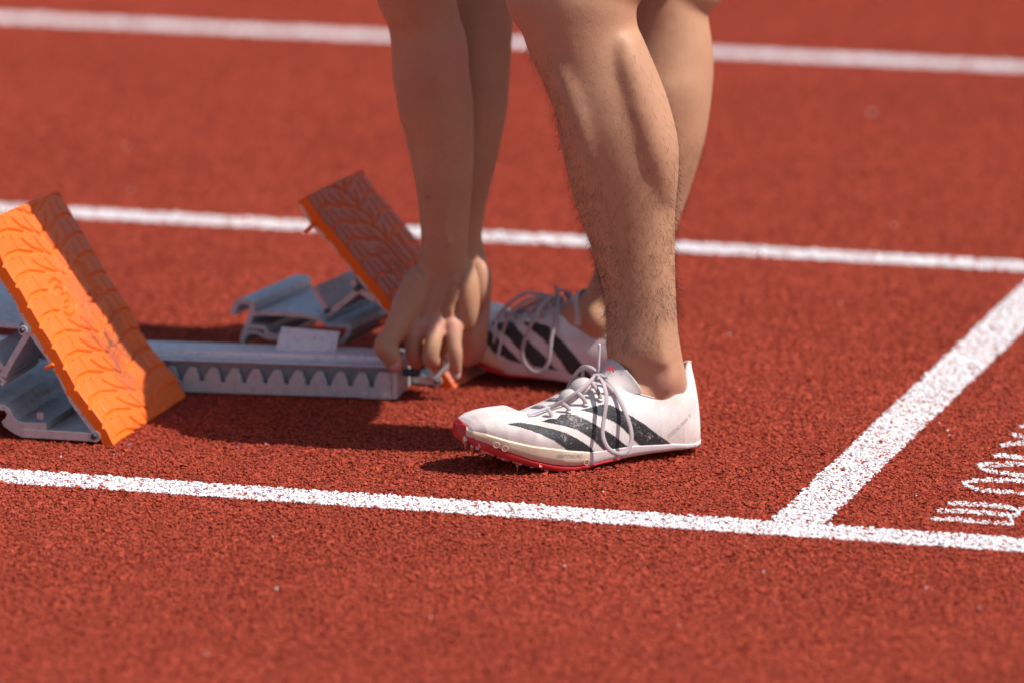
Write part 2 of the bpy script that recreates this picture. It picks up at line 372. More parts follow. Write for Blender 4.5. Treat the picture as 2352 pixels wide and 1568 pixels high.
# ------------------------------------------------------------------ grit
def c_full(x, y): return x, y
spots = [(634,1357,4.6,0),(1755,1317,3.2,0),(1297,1303,3.2,0),(2127,1355,4,0),(1420,1222,2.6,0),(2158,974,2.4,0),(2176,992,3,0),(2180,1003,3,0),(1675,772,3.4,0),(140,1052,3,0),(262,1047,2.6,0),(210,1342,2.2,0),(1418,1018,2.2,1),(2160,1253,4.6,2),(1385,1132,2.8,0),(990,1420,2.4,0),(1985,1230,2.4,3),(545,1030,2.6,1),(610,1022,2.4,1),(298,1025,4.4,1),(1700,1345,2,3),(300,440,5,0),(290,342,5,0),(2005,265,6,0),(1980,455,4,0),(2055,521,4,0),(688,300,4,0),(1322,1215,2.4,0),(628,1235,2.2,0),(1780,1385,2,1),(1100,1230,2,3),(475,1505,3,0),(1560,1440,2.6,0),(870,1300,2,0),(2250,1400,2.4,0),(1110,1405,2,1),(2105,1140,2,0),(1820,905,2.2,3),(2225,870,2,0),(1930,700,2.4,0)]
mats = [M_crumb, M_bluegrit, M_crumb2, M_straw]; kinds = ['white', 'bluish grey', 'black', 'straw coloured']
for i, (x, y, r, kk) in enumerate(spots):
    p = G(x, y); rg = np.random.default_rng(900+i)
    V, F = crumbs(np.array([(0., 0.)]*2)+rg.normal(0, r/9000, (2, 2)), np.array([r/2430*.95, r/2430*.7]), np.array([.0012+r/4200]*2), 900+i, .8)
    o = np_mesh('grit_speck', V, F, mats[kk]); o.location = (p.x, p.y, 0)
    zy = 'beyond the second lane line' if y < 470 else 'just below the second lane line' if y < 700 else 'beyond the nearest lane line' if y < 1110 + x*.065 else 'in front of the nearest lane line'
    zy += ', low' if y > 1330 else ''
    zx = ['far left', 'left', 'middle left', 'middle right', 'right', 'far right'][min(5, int(x/392))]
    tag(o, '%s grit speck %s, %s' % (kinds[kk], zy, zx), 'grit speck', '%s grit specks scattered over the track' % kinds[kk])

# ------------------------------------------------------------------ starting block
E0 = G(907, 918); RD = (G(423, 902) - E0).normalized(); WD = (G(961, 884) - E0); RW = .066; WD = Vector((-RD.y, RD.x, 0)); WD = WD if WD.y > 0 else -WD
WD = (WD*.8 + (G(961, 884)-E0).normalized()*.2).normalized()
block = empty('starting_block', (E0.x-.3, E0.y+.03, 0))
tag(block, 'silver toothed rail starting block with two upright orange foot pedals', 'starting block')
def rp(x, y, z): return E0 + RD*x + WD*y + Vector((0, 0, z))      # x away from the end, y across, z up
RL = 1.05
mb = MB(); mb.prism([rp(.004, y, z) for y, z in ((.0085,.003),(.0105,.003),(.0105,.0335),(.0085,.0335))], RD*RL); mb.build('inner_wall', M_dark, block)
mb = MB(); mb.prism([rp(.004, y, z) for y, z in ((.002,.0325),(.024,.0345),(.0245,.0375),(.064,.0375),(.064,.0010),(.060,.0010),(.060,.0335),(.024,.0325),(.004,.0305))], RD*RL); mb.build('rail_cap', M_cap, block, bevel=.0008)
tp = .0212; prof = []
x = .0205; zt, zb = .0262, .0118
poly = [(.0035, .0015), (.0035, .0275), (.0155, .0275), (.0185, .0235)]
for i in range(48):
    b = x + i*tp
    poly += [(b+.0000, zb+.0045), (b+.0001, zb+.0016), (b+.0012, zb+.0002), (b+.0028, zb), (b+.0044, zb+.0004), (b+.0053, zb+.0018), (b+.0055, zb+.0055), (b+.0074, zt-.0045), (b+.0083, zt-.0016), (b+.0098, zt-.0002), (b+.0142, zt), (b+.0160, zt-.0014), (b+.0188, zt-.0062)]
XE = x+48*tp; poly += [(XE, .02), (XE, .0015)]
# strips, so the notched plate tessellates cleanly
mb = MB(); n = len(poly)-2; top = poly[1:-1]
Vn = [rp(a, 0, z) for a, z in top] + [rp(a, 0, .0015) for a, z in top] + [rp(a, .0032, z) for a, z in top] + [rp(a, .0032, .0015) for a, z in top]
m = len(top); Fn = []
for i in range(m-1):
    Fn += [(i, i+1, m+i+1, m+i), (2*m+i, 3*m+i, 3*m+i+1, 2*m+i+1), (i, 2*m+i, 2*m+i+1, i+1), (m+i, m+i+1, 3*m+i+1, 3*m+i)]
Fn += [(0, m, 3*m, 2*m), (m-1, 3*m-1, 4*m-1, 2*m-1)]
mb.add(Vn, Fn); o_ = mb.build('toothed_rail', M_alu, block); o_.data.materials.append(M_rimlight)
for i_ in range(m-1): o_.data.polygons[4*i_+2].material_index = 1  # top faces take the painted rim highlight
mb = MB(); mb.box8([rp(.0028,-.001,.001), rp(-.0025,-.001,.001), rp(-.0025,RW,.001), rp(.0028,RW,.001), rp(.0028,-.001,.031), rp(-.0025,-.001,.031), rp(-.0025,RW,.038), rp(.0028,RW,.038)])
mb.box8([rp(.034,-.0014,.0008), rp(.0029,-.0014,.0008), rp(.0029,.012,.0008), rp(.034,.012,.0008), rp(.034,-.0014,.0062), rp(.0029,-.0014,.0062), rp(.0029,.012,.0062), rp(.034,.012,.0062)])
mb.build('end_plate', M_alu, block, bevel=.0006)
pr = Plane(rp(0, .040, 0), RD)
mb = MB(); a, b = pr.pt(633, 803, -.0), pr.pt(771, 808); c, d = pr.pt(640, 757, 0)+WD*.012, pr.pt(774, 768, 0)+WD*.012
mb.prism([a, b, d, c], WD*.0022); mb.build('latch_plate', M_cap, block, bevel=.0004)
mb = MB(); mb.tube([rp(.001, .03, .022), rp(-.016, .03, .021)], .004, 10); mb.build('end_stud', M_bolt, block, True)
# rail spikes' backing plate on the far side
def cB(x, y): return (488 + x/5.121, 574.2 + y/5.121)     # magnified view of the far block
def beam(mb, pl, pts, th, vec, off=0):                    # a thin-walled extrusion from a centre line
    Pp = [pl.pt(*p, off) for p in pts]; nrm = pl.N
    Lf, Rt = [], []
    for i, p in enumerate(Pp):
        t = (Pp[min(i+1, len(Pp)-1)] - Pp[max(i-1, 0)]).normalized(); s = t.cross(nrm).normalized()*th*.5
        Lf.append(p+s); Rt.append(p-s)
    for i in range(len(Pp)-1):
        q = [Lf[i], Lf[i+1], Rt[i+1], Rt[i]]
        mb.box8(q + [p+vec for p in q])
    return mb
def pedal(pl, LE, RE, plR, W, back, dust_sheen_f, seed, root, gill=(3.55, 5.25)):
    """LE / RE: traced near and far edges of the rubber face"""
    ped = None
    def resample(pts, n):
        sp = spline(pts, 10); d = [0]
        for a, b in zip(sp[:-1], sp[1:]): d.append(d[-1]+(b-a).length)
        d = np.array(d); tt = np.linspace(0, d[-1], n); A = np.array([tuple(p) for p in sp])
        return np.stack([np.interp(tt, d, A[:, i]) for i in range(3)], 1), d[-1]
    NU, NV = 210, 330
    A, LA = resample([pl.pt(*p) for p in LE], NV); B, LB = resample([plR.pt(*p) for p in RE], NV)
    u = np.linspace(0, 1, NU); rows = 11.0
    Pt = A[:, None, :]*(1-u)[None, :, None] + B[:, None, :]*u[None, :, None]
    dv = np.gradient(Pt, axis=0); du = np.gradient(Pt, axis=1); nr = np.cross(dv, du); nr /= np.linalg.norm(nr, axis=2)[..., None]
    if nr[NV//2, NU//2] @ np.array((1, -1, .6)) < 0: nr = -nr
    width = float(np.linalg.norm(Pt[100, -1]-Pt[100, 0])); rowl = LA/rows
    UU = np.repeat((u*width)[None], NV, 0); VV = np.repeat((np.linspace(0, 1, NV)*LA)[:, None], NU, 1)
    dist = np.full(UU.shape, 9.0)
    def seg(p, q, dd):
        ax, ay = p; bx, by = q; ux, uy = bx-ax, by-ay; l2 = ux*ux+uy*uy+1e-12
        t = np.clip(((UU-ax)*ux + (VV-ay)*uy)/l2, 0, 1); return np.minimum(dd, np.hypot(UU-ax-ux*t, VV-ay-uy*t))
    def line(pts, dd, k):
        q = [(a*width, (k+b)*rowl) for a, b in pts]
        for a, b in zip(q[:-1], q[1:]): dd = seg(a, b, dd)
        return dd
    g0, g1 = gill
    for k in range(-1, 13):
        mid = not (g0-.5 < k < g1+.3)
        for mir in (0, 1):
            f = (lambda x: 1-x) if mir else (lambda x: x)
            o = .35 if mir else 0
            pa = [[(0, .12+o), (.03, -.16+o), (.085, -.26+o), (.21, -.24+o), (.27, -.10+o)], [(.10, -.26+o), (.105, -.98+o)], [(.21, -.24+o), (.19, -.92+o)]]
            if mid: pa += [[(.27, -.10+o), (.36, .12+o)], [(.30, -.62+o), (.36, -.15+o)], [(.36, -.15+o), (.47, .30+o)]]
            for p in pa: dist = line([(f(a), b) for a, b in p], dist, k)
        if mid:
            dist = line([(.44, -.45), (.49, .30), (.55, .62)], dist, k); dist = line([(.58, -.35), (.60, .25), (.52, .65)], dist, k)
    h = 1/(1+np.exp((dist-.00125)/.00025))
    # raised maker's word: grooves round each letter
    ld = np.full(UU.shape, 9.0); g0_, gh = g0, g1-g0
    def let(pts, dd): return line([(a, g0_+b*gh) for a, b in pts], dd, 0)
    ld = let([(.44, .26), (.41, .12), (.34, .14), (.31, .28), (.32, .82), (.35, .94), (.42, .90), (.45, .80), (.44, .56), (.39, .57)], ld)
    ld = let([(.535, .06), (.545, .90)], ld)
    ld = let([(.63, .02), (.64, .86), (.69, .85)], ld)
    ld = let([(.755, -.02), (.765, .82), (.81, .81)], ld)
    q_ = width*.0185
    lh = np.exp(-((ld-q_)/(width*.0080))**2)
    h = np.clip(np.maximum(h*(ld > q_*2.1), lh), 0, 1)
    rowedge = np.abs(((VV/rowl+.14) % 1)-.5)
    Pd = Pt - nr*(h*.0025)[..., None]
    # rolled border
    eb = np.minimum(np.minimum(UU, width-UU), np.minimum(VV, LA-VV)); Pd -= nr*(np.clip(1-eb/.0022, 0, 1)**2*.0014)[..., None]
    # scalloped outer edge
    T = .0095
    idx = np.arange(NU*NV).reshape(NV, NU)
    Fq = np.stack([idx[:-1, :-1], idx[:-1, 1:], idx[1:, 1:], idx[1:, :-1]], -1).reshape(-1, 4)
    # edge skirt + back
    loop = np.concatenate([idx[0, :], idx[1:, -1], idx[-1, -2::-1], idx[-2:0:-1, 0]])
    Vt = Pd.reshape(-1, 3); nn_ = nr.reshape(-1, 3)[loop]
    sk = Vt[loop] - nn_*T
    nb = len(Vt); V = np.concatenate([Vt, sk, Vt[loop]]); m = len(loop); i = np.arange(m); j = (i+1) % m
    Fs = np.stack([nb+m+i, nb+i, nb+j, nb+m+j], -1)
    bot = Pt.copy() - nr*T; ib = nb + m
    sub = bot[::15, ::15]; 
    F = np.concatenate([Fq, Fs])
    uu, vv = UU.ravel()/width, VV.ravel()/LA
    dust = dust_sheen_f(uu, vv); scuff = 1.0 if seed == 1 else .12
    gro = np.clip(h.ravel()*1.3, 0, 1)
    o = np_mesh('rubber_pad', V, F, M_rub, None, {'groove': np.concatenate([gro, np.ones(2*m)]), 'dust': np.concatenate([dust, np.zeros(2*m)]), 'scuff': np.concatenate([scuff*np.exp(-((uu-.60)/.22)**2-((vv-.66)/.26)**2), np.zeros(2*m)])}, True)
    # aluminium back plate following the pad
    bp = MB(); k = list(range(0, NV, 10)) + [NV-1]
    th = back; f0, f1 = Pt[k, 0]-nr[k, 4]*(T-.0003), Pt[k, -1]-nr[k, 4]*(T-.0003)
    e = Vector(f1[5]-f0[5]).normalized()*.0012
    nrm4 = nr[k, 4]; kk = len(k)-2
    VV_ = []
    for i_ in range(kk):
        a, b, nn = Vector(f0[i_])+e, Vector(f1[i_])-e, Vector(nrm4[i_]); t_ = th*(1 + .25*math.sin(i_*.5))
        VV_ += [a, b, b-nn*t_, a-nn*t_]
    FF = [(0, 1, 2, 3), tuple(4*(kk-1)+q for q in (3, 2, 1, 0))]
    for i_ in range(kk-1):
        for q in range(4): FF.append((4*i_+q, 4*i_+(q+1) % 4, 4*i_+4+(q+1) % 4, 4*i_+4+q))
    bp.add(VV_, FF); pl_o = bp.build('pedal', M_alu, root)
    adopt(o, root); o.parent = pl_o; o.matrix_parent_inverse = pl_o.matrix_world.inverted() if False else Matrix.Identity(4)
    o.matrix_parent_inverse = (Matrix.Translation(root.location) @ Matrix.Translation(-Vector(root.location))).inverted()
    return pl_o
def sub(o, parent_part):                        # sub-part: meshes are in world coordinates and every part sits at the origin
    o.parent = parent_part; o.matrix_parent_inverse = Matrix.Identity(4); return o

# near pedal
BN = G(262, 1022); LD = -ES; plN = Plane(BN, LD); plNR = Plane(G(430, 911), LD); WN = G(430, 911)-BN
LE = [(-32,505),(-10,555),(17.6,618),(48.7,664),(72,706),(99,752),(128,798),(156,850),(185,902),(215,940),(243,980),(263,1021)]
RE = [(136,437),(152,467),(178,508),(207,558),(237,611),(264,654),(294,698),(319,747),(345,792),(380,834),(409,870),(429,911)]
pedN = pedal(plN, LE, RE, plNR, WN, .0055, lambda u, v: .12+.50*np.clip(u*2-.6,0,1)*np.clip((.7-v)*3, 0, 1), 1, block)  # stronger in the shaded upper corner, painting its sky sheen along with dust
# far pedal
BF = G(1045, 890); plF = Plane(BF, LD); WF = G(1172, 828)-BF; plFR = Plane(BF+WF, LD)
LE = [(706,449),(724,478),(737,497),(763,525),(795,564.5),(827.6,604.8),(861.8,645),(894,684),(930,728),(968,776),(1000,822),(1025,858),(1046,889)]
RE = [(x+127, y-62) for x, y in LE]
pedF = pedal(plF, LE, RE, plFR, WF, .0048, lambda u, v: .80+0*u, 2, block)  # pedal lies in shade, so dust and painted sheen cover it all
pedN['label'] = 'pedal nearer the camera, half in sun'; pedF['label'] = 'pedal behind the rail in the shade'
# far pedestal (thin-walled extrusion swept away from the camera)
WE = WF*.98
mb = MB()
beam(mb, plF, [cB(*p) for p in ((232,755),(255,690),(272,640),(300,613),(360,610),(430,618),(462,640),(468,690),(450,760),(425,850),(395,920),(365,1000),(345,1085))], .0052, WE)
beam(mb, plF, [cB(*p) for p in ((462,755),(600,748),(800,752),(1000,765),(1230,800),(1300,840),(1345,880),(1470,890),(1590,895),(1612,930),(1575,1010),(1500,1100))], .0042, WE, .0004)
beam(mb, plF, [cB(*p) for p in ((440,905),(520,905),(610,915),(630,970),(680,1010),(760,1020),(800,1015))], .0045, WE, -.0004)
beam(mb, plF, [cB(*p) for p in ((380,1010),(430,965),(520,965),(600,1010),(680,1035),(780,1040))], .004, WE, .0008)
adopt(mb.build('pedestal', M_alu2, block), block); 
mb = MB()
beam(mb, plF, [cB(*p) for p in ((1180,440),(1215,500),(1270,600),(1330,690),(1360,745))], .0052, WE*.96, .0012)
beam(mb, plF, [cB(*p) for p in ((1360,745),(1450,690),(1560,600),(1660,520),(1720,470))], .0055, WE*.96, .0016)
beam(mb, plF, [cB(*p) for p in ((1640,360),(1690,440),(1760,500),(1840,545),(1900,600))], .0056, WE*.96, .002)
b = mb.build('brace', M_alu2, block)
def bolt(pl, px, py, r, th, parent, off=.003, name='bolt', m_=None):
    c = pl.pt(px, py, off) if off else pl.pt(px, py); nv = pl.N if pl.N.y < 0 else -pl.N
    c = pl.pt(px, py); c = c + nv*off
    ax = pl.D; az = Vector((0, 0, 1))
    mb = MB(); mb.loft([(c-nv*th, ax*r, az*r), (c, ax*r, az*r), (c+nv*.0006, ax*r*.8, az*r*.8)], 18); o = mb.build(name, m_ or M_bolt, None); o.data.polygons.foreach_set('use_smooth', [False]*len(o.data.polygons))
    return sub(adopt(o, block), parent) if parent else adopt(o, block)
def rebase(o, part):                            # child of a part that itself hangs from the block
    o.parent = part; o.matrix_parent_inverse = Matrix.Identity(4); return o
# parts adopted by the block keep identity world matrices, so sub-parts need no offset
def bolt2(pl, px, py, r, th, part, off, m_=None):
    o = bolt(pl, px, py, r, th, None, off, 'bolt', m_); return rebase(o, part)
bolt2(plF, *cB(1705, 450), .0032, .006, b, .0030); bolt2(plF, *cB(1352, 715), .0028, .006, b, .0030)
# pivot arm under the far pedal and the release lever held by the hand
mb = MB(); beam(mb, plF, [(948, 868), (975, 872), (1002, 875)], .0085, WE*.9, -.001); mb.loft([(plF.pt(1003, 875)+Vector((0, -.0012, 0)), plF.D*.0052, Vector((0,0,.0052))), (plF.pt(1003, 875)+WE*.9, plF.D*.0052, Vector((0,0,.0052)))], 16)
arm = mb.build('pivot_arm', M_alu, block); bolt2(plF, 1004, 875, .0024, .004, arm, .0028)
pv = Plane(G(1000, 905, 0), (1, .15)); 
mb = MB(); mb.tube(spline([pv.pt(*p) for p in ((986,864),(999,866),(1012,853),(1027,840),(1030,824),(1022,812),(1006,806))], 4), .0034, 10, .6); mb.build('release_lever', M_alu, block, True)
# orange pins sticking out of the pedal backs
def cp(x, y): return (660.4 + x/4.965, 373.2 + y/4.965)
mb = MB(); mb.tube([plF.pt(*cp(212, 782)), plF.pt(*cp(300, 708))], .0022, 8); rebase(mb.build('rubber_pin', M_rub, block, True), pedF)
mb = MB(); mb.tube([plF.pt(*cB(1995, 855)), plF.pt(*cB(2060, 815))], .0022, 8); rebase(mb.build('rubber_pin', M_rub, block, True), pedF)
def cN(x, y): return (x/3.901, 660.3 + y/3.901)
mb = MB(); mb.tube([plN.pt(*cN(418, 718)), plN.pt(*cN(470, 690))], .0022, 8); rebase(mb.build('rubber_pin', M_rub, block, True), pedN)
# near pedestal
WNE = WN*.86
mb = MB(); beam(mb, plN, [cN(*p) for p in ((205,1303),(400,1313),(600,1325),(840,1340))], .0078, WNE, -.0006)
mb.loft([(plN.pt(*cN(850, 1330))+Vector((0,-.0006,0)), plN.D*.0056, Vector((0,0,.0056))), (plN.pt(*cN(850, 1330))+WNE, plN.D*.0056, Vector((0,0,.0056)))], 18)
arm = mb.build('pivot_arm', M_alu, block); bolt2(plN, *cN(848, 1328), .0030, .004, arm, .0036)
mb = MB(); poly = [cN(*p) for p in ((-420,980),(-150,1010),(-30,1040),(40,1052),(85,1085),(112,1140),(150,1190),(200,1205),(412,1212),(412,1272),(206,1264),(203,1340),(120,1300),(30,1235),(15,1195),(50,1165),(62,1130),(45,1100),(0,1095),(-150,1060),(-420,1030))]
mb.prism([plN.pt(*p) for p in poly], WNE); adopt(mb.build('pedestal', M_alu2, block), block)
mb = MB(); mb.loft([(plN.pt(*cN(346, 1172), 0)+WN*.02, plN.D*.0035, Vector((0,0,.002))), (plN.pt(*cN(346, 1172))+WN*.02+Vector((0,0,.005)), plN.D*.0035, WN.normalized()*.0035)], 10); mb.build('bolt', M_alu, block)
mb = MB(); beam(mb, plN, [cN(*p) for p in ((262,384),(230,395),(200,400))], .0050, WNE*.97, .0006)
beam(mb, plN, [cN(*p) for p in ((250,410),(180,520),(110,640),(50,745),(30,800))], .0058, WNE*.97, .001)
beam(mb, plN, [cN(*p) for p in ((-120,560),(-60,620),(0,700),(50,760),(-20,790),(-160,760))], .0058, WNE*.97, .0014)
b = mb.build('brace', M_alu2, block); mbb = MB(); mbb.loft([(plN.pt(*cN(205, 382))+Vector((0,-.0025,0)), plN.D*.0045, Vector((0,0,.0045))), (plN.pt(*cN(205, 382))+WNE*.95, plN.D*.0045, Vector((0,0,.0045)))], 16); rebase(mbb.build('hinge_boss', M_alu, block), b)
bolt2(plN, *cN(206, 380), .0026, .003, b, .0042)
mb = MB(); beam(mb, plN, [(-300,700),(-200,722),(-90,738),(45,750)], .0045, WN*.75, .06); mb.build('hook_flange', M_cap, block)
mb = MB(); beam(mb, plN, [cN(*p) for p in ((-80,760),(0,805),(38,835),(10,870))], .0038, WNE*.5, .002); mb.build('latch_tooth', M_alu, block)

# ------------------------------------------------------------------ the shoe (traced on the near shoe, reused for the far one)
AZ = R(27); SD = Vector((math.cos(AZ), math.sin(AZ), 0)); SN = Vector((math.sin(AZ), -math.cos(AZ), 0))
SO = G(1250, 1090)                               # lateral ball of the near shoe touches here
def c4(x, y): return (1004.9 + x/3.7236, 746.5 + y/3.7236)
def loc(px, py, n):                              # pixel -> (along, up) on the plane at lateral offset n
    d = ray(px, py); t = (SN.dot(SO - CO) + n)/SN.dot(d); q = CO + d*t - SO
    return q.dot(SD), q.z
XT = loc(1052, 975, -.050)[0]; XH = loc(1602, 970, -.036)[0]; SL = XH - XT
WS = np.array([[0,.003],[.008,.010],[.03,.0185],[.07,.0265],[.14,.0340],[.24,.0395],[.34,.0425],[.44,.0405],[.55,.0355],[.65,.0325],[.78,.0325],[.88,.0310],[.94,.0265],[.975,.0185],[.993,.010],[1,.003]])
def wid(x): return float(np.interp((x-XT)/SL, WS[:, 0], WS[:, 1]))
def cen(x): return float(np.interp((x-XT)/SL, [0, .35, .6, 1], [-.054, -.0425, -.0395, -.037]))
def lat(px, py, frac=1.0):                       # pixel on the lateral wall -> local
    n = 0.0
    for _ in range(4):
        x, z = loc(px, py, n); n = cen(x) + wid(x)*frac
    return x, z
def curve(pts, frac=1.0):
    A = np.array(sorted(lat(*c4(*p), frac) for p in pts)); return lambda x: float(np.interp(x, A[:, 0], A[:, 1]))
zb = curve([(225,885),(400,930),(600,990),(800,1035),(1000,1060),(1200,1080),(1290,1085),(1400,1075),(1550,1050),(1700,1030),(2000,1015),(2180,1015)])
zm = curve([(230,930),(300,965),(400,1005),(600,1085),(800,1155),(1000,1200),(1180,1212),(1290,1195),(1400,1165),(1600,1125),(1850,1085),(2060,1062),(2180,1050)])
zr = curve([(200,950),(260,1010),(350,1050),(450,1090),(600,1150),(750,1190),(900,1230),(1050,1258),(1250,1240),(1400,1192),(1600,1148),(1850,1102),(2060,1075),(2180,1060)])
zbot_med = zr
ridge = [(220,825,0),(250,797,0),(300,770,0),(400,738,0),(520,720,0),(640,708,0),(690,730,0),(735,768,0),(800,762,0),(840,745,0),(940,700,0),(1060,640,0),(1180,565,0),(1270,515,0),(1350,490,.15),(1430,480,.30),(1540,490,.50),(1640,560,.64),(1750,598,.72),(1850,622,.76),(2000,600,.74),(2070,565,.68),(2115,530,.60),(2140,470,.48),(2160,400,.38),(2178,345,.28),(2192,316,.18)]
RT = []
for x, y, fr in ridge:
    X, Z = lat(*c4(x, y), fr if fr else 0.05); RT.append((X, Z, fr))
RT = np.array(sorted(RT)); RT = np.vstack([[XT, RT[0, 1]-.012, 0], RT, [XH, RT[-1, 1], .1]]) if RT[-1, 0] < XH else RT
def ztop(x): return float(np.interp(x, RT[:, 0], RT[:, 1]))
def ftop(x): return float(np.interp(x, RT[:, 0], RT[:, 2]))
def side(x, v, sgn):                             # v 0 bottom .. 1 top ; sgn +1 lateral, -1 medial
    w_, c_, f = wid(x), cen(x), ftop(x); a = v*math.pi/2
    s = (x-XT)/SL
    p = .62 if s < .5 else .62 + (s-.5)*.5
    z0 = zb(x); z1 = max(ztop(x), z0+.004)
    if s < .45: zz = z0 + (z1-z0)*math.sin(a)
    else: zz = z0 + (z1-z0)*(math.sin(a)*(1-f) + v*f)
    nn = f*w_ + (w_-f*w_)*max(math.cos(a), 0)**p
    bulge = 1 + .05*math.sin(v*math.pi)
    return c_ + sgn*nn*bulge, zz
def inpoly(x, z, poly):
    c = False; j = len(poly)-1
    for i in range(len(poly)):
        if (poly[i][1] > z) != (poly[j][1] > z) and x < (poly[j][0]-poly[i][0])*(z-poly[i][1])/(poly[j][1]-poly[i][1])+poly[i][0]: c = not c
        j = i
    return c
STR = [[(595,843),(700,830),(800,845),(900,868),(1000,890),(1100,920),(1180,960),(1250,1000),(1310,1045),(1345,1083),(1290,1083),(1110,1062),(1060,1020),(1000,980),(900,935),(800,895),(700,865)],
 [(893,820),(960,800),(1020,800),(1060,765),(1120,758),(1180,768),(1280,810),(1370,860),(1450,905),(1520,950),(1580,1000),(1630,1040),(1560,1052),(1430,1070),(1390,1030),(1330,975),(1270,930),(1200,890),(1100,860),(1000,840)],
 [(1225,722),(1300,705),(1370,685),(1440,675),(1500,688),(1580,735),(1680,790),(1780,850),(1880,930),(1960,985),(1998,1017),(1740,1029),(1700,990),(1640,930),(1580,870),(1500,815),(1420,780),(1320,745)]]
def c4of(x, n, z):                                # local -> traced picture, for print placed on the near shoe
    q = SO + SD*x + SN*n + Vector((0, 0, z)) - CO; Yc = q.y*math.cos(PITCH) - q.z*math.sin(PITCH); Zc = q.y*math.sin(PITCH) + q.z*math.cos(PITCH)
    px = 1176 + FPX*q.x/Yc; py = 784 - FPX*Zc/Yc; return (px-1004.9)*3.7236, (py-746.5)*3.7236

def shoe(O, D, Nn, label, root, near, zoff=0.0, xs=1.0, U=Vector((0, 0, 1))):
    """O: place of the local origin; D heelwards, Nn towards the lateral side"""
    def w3(x, n, z):
        k_ = max(0, (x-XT)/SL-.86)/.14; hq = max(0, z-.018)/.06
        return O + D*(x*xs - .0065*k_*hq*min(1, hq)) + Nn*(cen(x)+(n-cen(x))*(1-.30*k_*min(1, hq))) + U*(z+zoff)
    NX_, NV_ = (430, 64) if near else (260, 40)
    xsn = XT + SL*(.5-.5*np.cos(np.linspace(0, math.pi, NX_)))*.35 + SL*np.linspace(0, 1, NX_)*.65
    V = []; F = []; st = {0: [], 1: [], 2: []}
    grids = {}
    for sg in (1, -1):
        b = len(V); idx = np.arange(NX_*NV_).reshape(NX_, NV_)+b; grids[sg] = idx
        for x in xsn:
            for j in range(NV_):
                n, z = side(x, j/(NV_-1), sg); V.append(w3(x, n, z))
        for i in range(NX_-1):
            for j in range(NV_-1):
                F.append((idx[i, j], idx[i+1, j], idx[i+1, j+1], idx[i, j+1]))
                xm = (xsn[i]+xsn[i+1])/2; nc_, zc = side(xm, (j+.5)/(NV_-1), 1); cxy = c4of(xm, nc_, zc)
                for k_, pl in enumerate(STR):
                    if inpoly(cxy[0], cxy[1], pl): st[k_].append((sg, i, j)); break
    bm = bmesh.new(); vs = [bm.verts.new(v) for v in V]
    for f in F: bm.faces.new([vs[q] for q in f])
    bmesh.ops.remove_doubles(bm, verts=bm.verts, dist=.00012); bmesh.ops.recalc_face_normals(bm, faces=bm.faces)
    me = bpy.data.meshes.new('shoe'); bm.to_mesh(me); bm.free(); me.polygons.foreach_set('use_smooth', [True]*len(me.polygons))
    at_ = me.attributes.new('stain', 'FLOAT', 'POINT'); sv = []
    Om = Matrix((tuple(D), tuple(Nn), tuple(U)))
    for v_ in me.vertices:
        l_ = Om @ (v_.co - O); s_ = (l_.x-XT)/SL; hh_ = (l_.z - zb(l_.x))/max(.01, ztop(l_.x)-zb(l_.x))
        sv.append(min(.85, .75*math.exp(-max(hh_, 0)*5.5) + .42*math.exp(-((s_-.88)/.13)**2) + .6*math.exp(-((s_-.80)/.05)**2-((hh_-.95)/.16)**2) + .25*math.exp(-((s_-.05)/.06)**2)))
    at_.data.foreach_set('value', sv)
    up = link('shoe', me, M_upper); adopt(up, root); up['label'] = label
    so = up.modifiers.new('thickness', 'SOLIDIFY'); so.thickness = .0016; so.offset = -1 
    def part(mb, name, m_, smooth=True, **kw):
        o = mb.build(name, m_, root, smooth, **kw); return rebase(o, up)
    for k_ in range(3):
        for sg in (1, -1):
            cells = [c for c in st[k_] if c[0] == sg]
            if not cells: continue
            used = {}; Vs = []; Fs = []
            def vid(i, j):
                if (i, j) not in used:
                    x = xsn[i]; e = 1e-4; v = j/(NV_-1)
                    p = w3(x, *side(x, v, sg)); px_ = w3(x+e, *side(x+e, v, sg)) - p; pv_ = (w3(x, *side(x, min(v+.01, 1), sg)) - w3(x, *side(x, max(v-.01, 0), sg)))
                    nrm = px_.cross(pv_).normalized(); out = Nn*sg + Vector((0, 0, .4))
                    if nrm.dot(out) < 0: nrm = -nrm
                    used[(i, j)] = len(Vs); Vs.append(p + nrm*.0004)
                return used[(i, j)]
            for _, i, j in cells: Fs.append((vid(i, j), vid(i+1, j), vid(i+1, j+1), vid(i, j+1)))
            o = mesh('stripe', Vs, Fs, M_stripe, None, True); adopt(o, root); rebase(o, up)
    # sole pieces
    def sole(name, m_, x0, x1, top, bot, grow, n=90, drop=0):
        rings = []
        X = [x0 + (x1-x0)*(.5-.5*math.cos(math.pi*i/(n-1)))*.5 + (x1-x0)*i/(n-1)*.5 for i in range(n)]
        V = []; F = []
        for x in X:
            w_ = wid(x)+grow; c_ = cen(x); zt_, zb_ = top(x), min(bot(x), top(x)-.0006)
            cs = [(w_*.93, zt_+.0010), (w_, zt_-.0008), (w_*1.0, (zt_+zb_)/2), (w_*.965, zb_+(zt_-zb_)*.15), (w_*.88, zb_)]
            ring = [(c_+a, z) for a, z in cs] + [(c_-a, z) for a, z in reversed(cs)]
            V += [w3(x, a, z) for a, z in ring]
        k = 10
        for i in range(n-1):
            for q in range(k): F.append((i*k+q, i*k+(q+1) % k, (i+1)*k+(q+1) % k, (i+1)*k+q))
        F += [tuple(range(k)), tuple((n-1)*k+q for q in reversed(range(k)))]
        mb = MB(); mb.add(V, F); o = part(mb, name, m_, True)
        e = o.modifiers.new('edge', 'EDGE_SPLIT'); e.split_angle = R(45); return o
    xm, _ = lat(*c4(1295, 1140)); xe = XH - .002
    if not near: xm -= .012
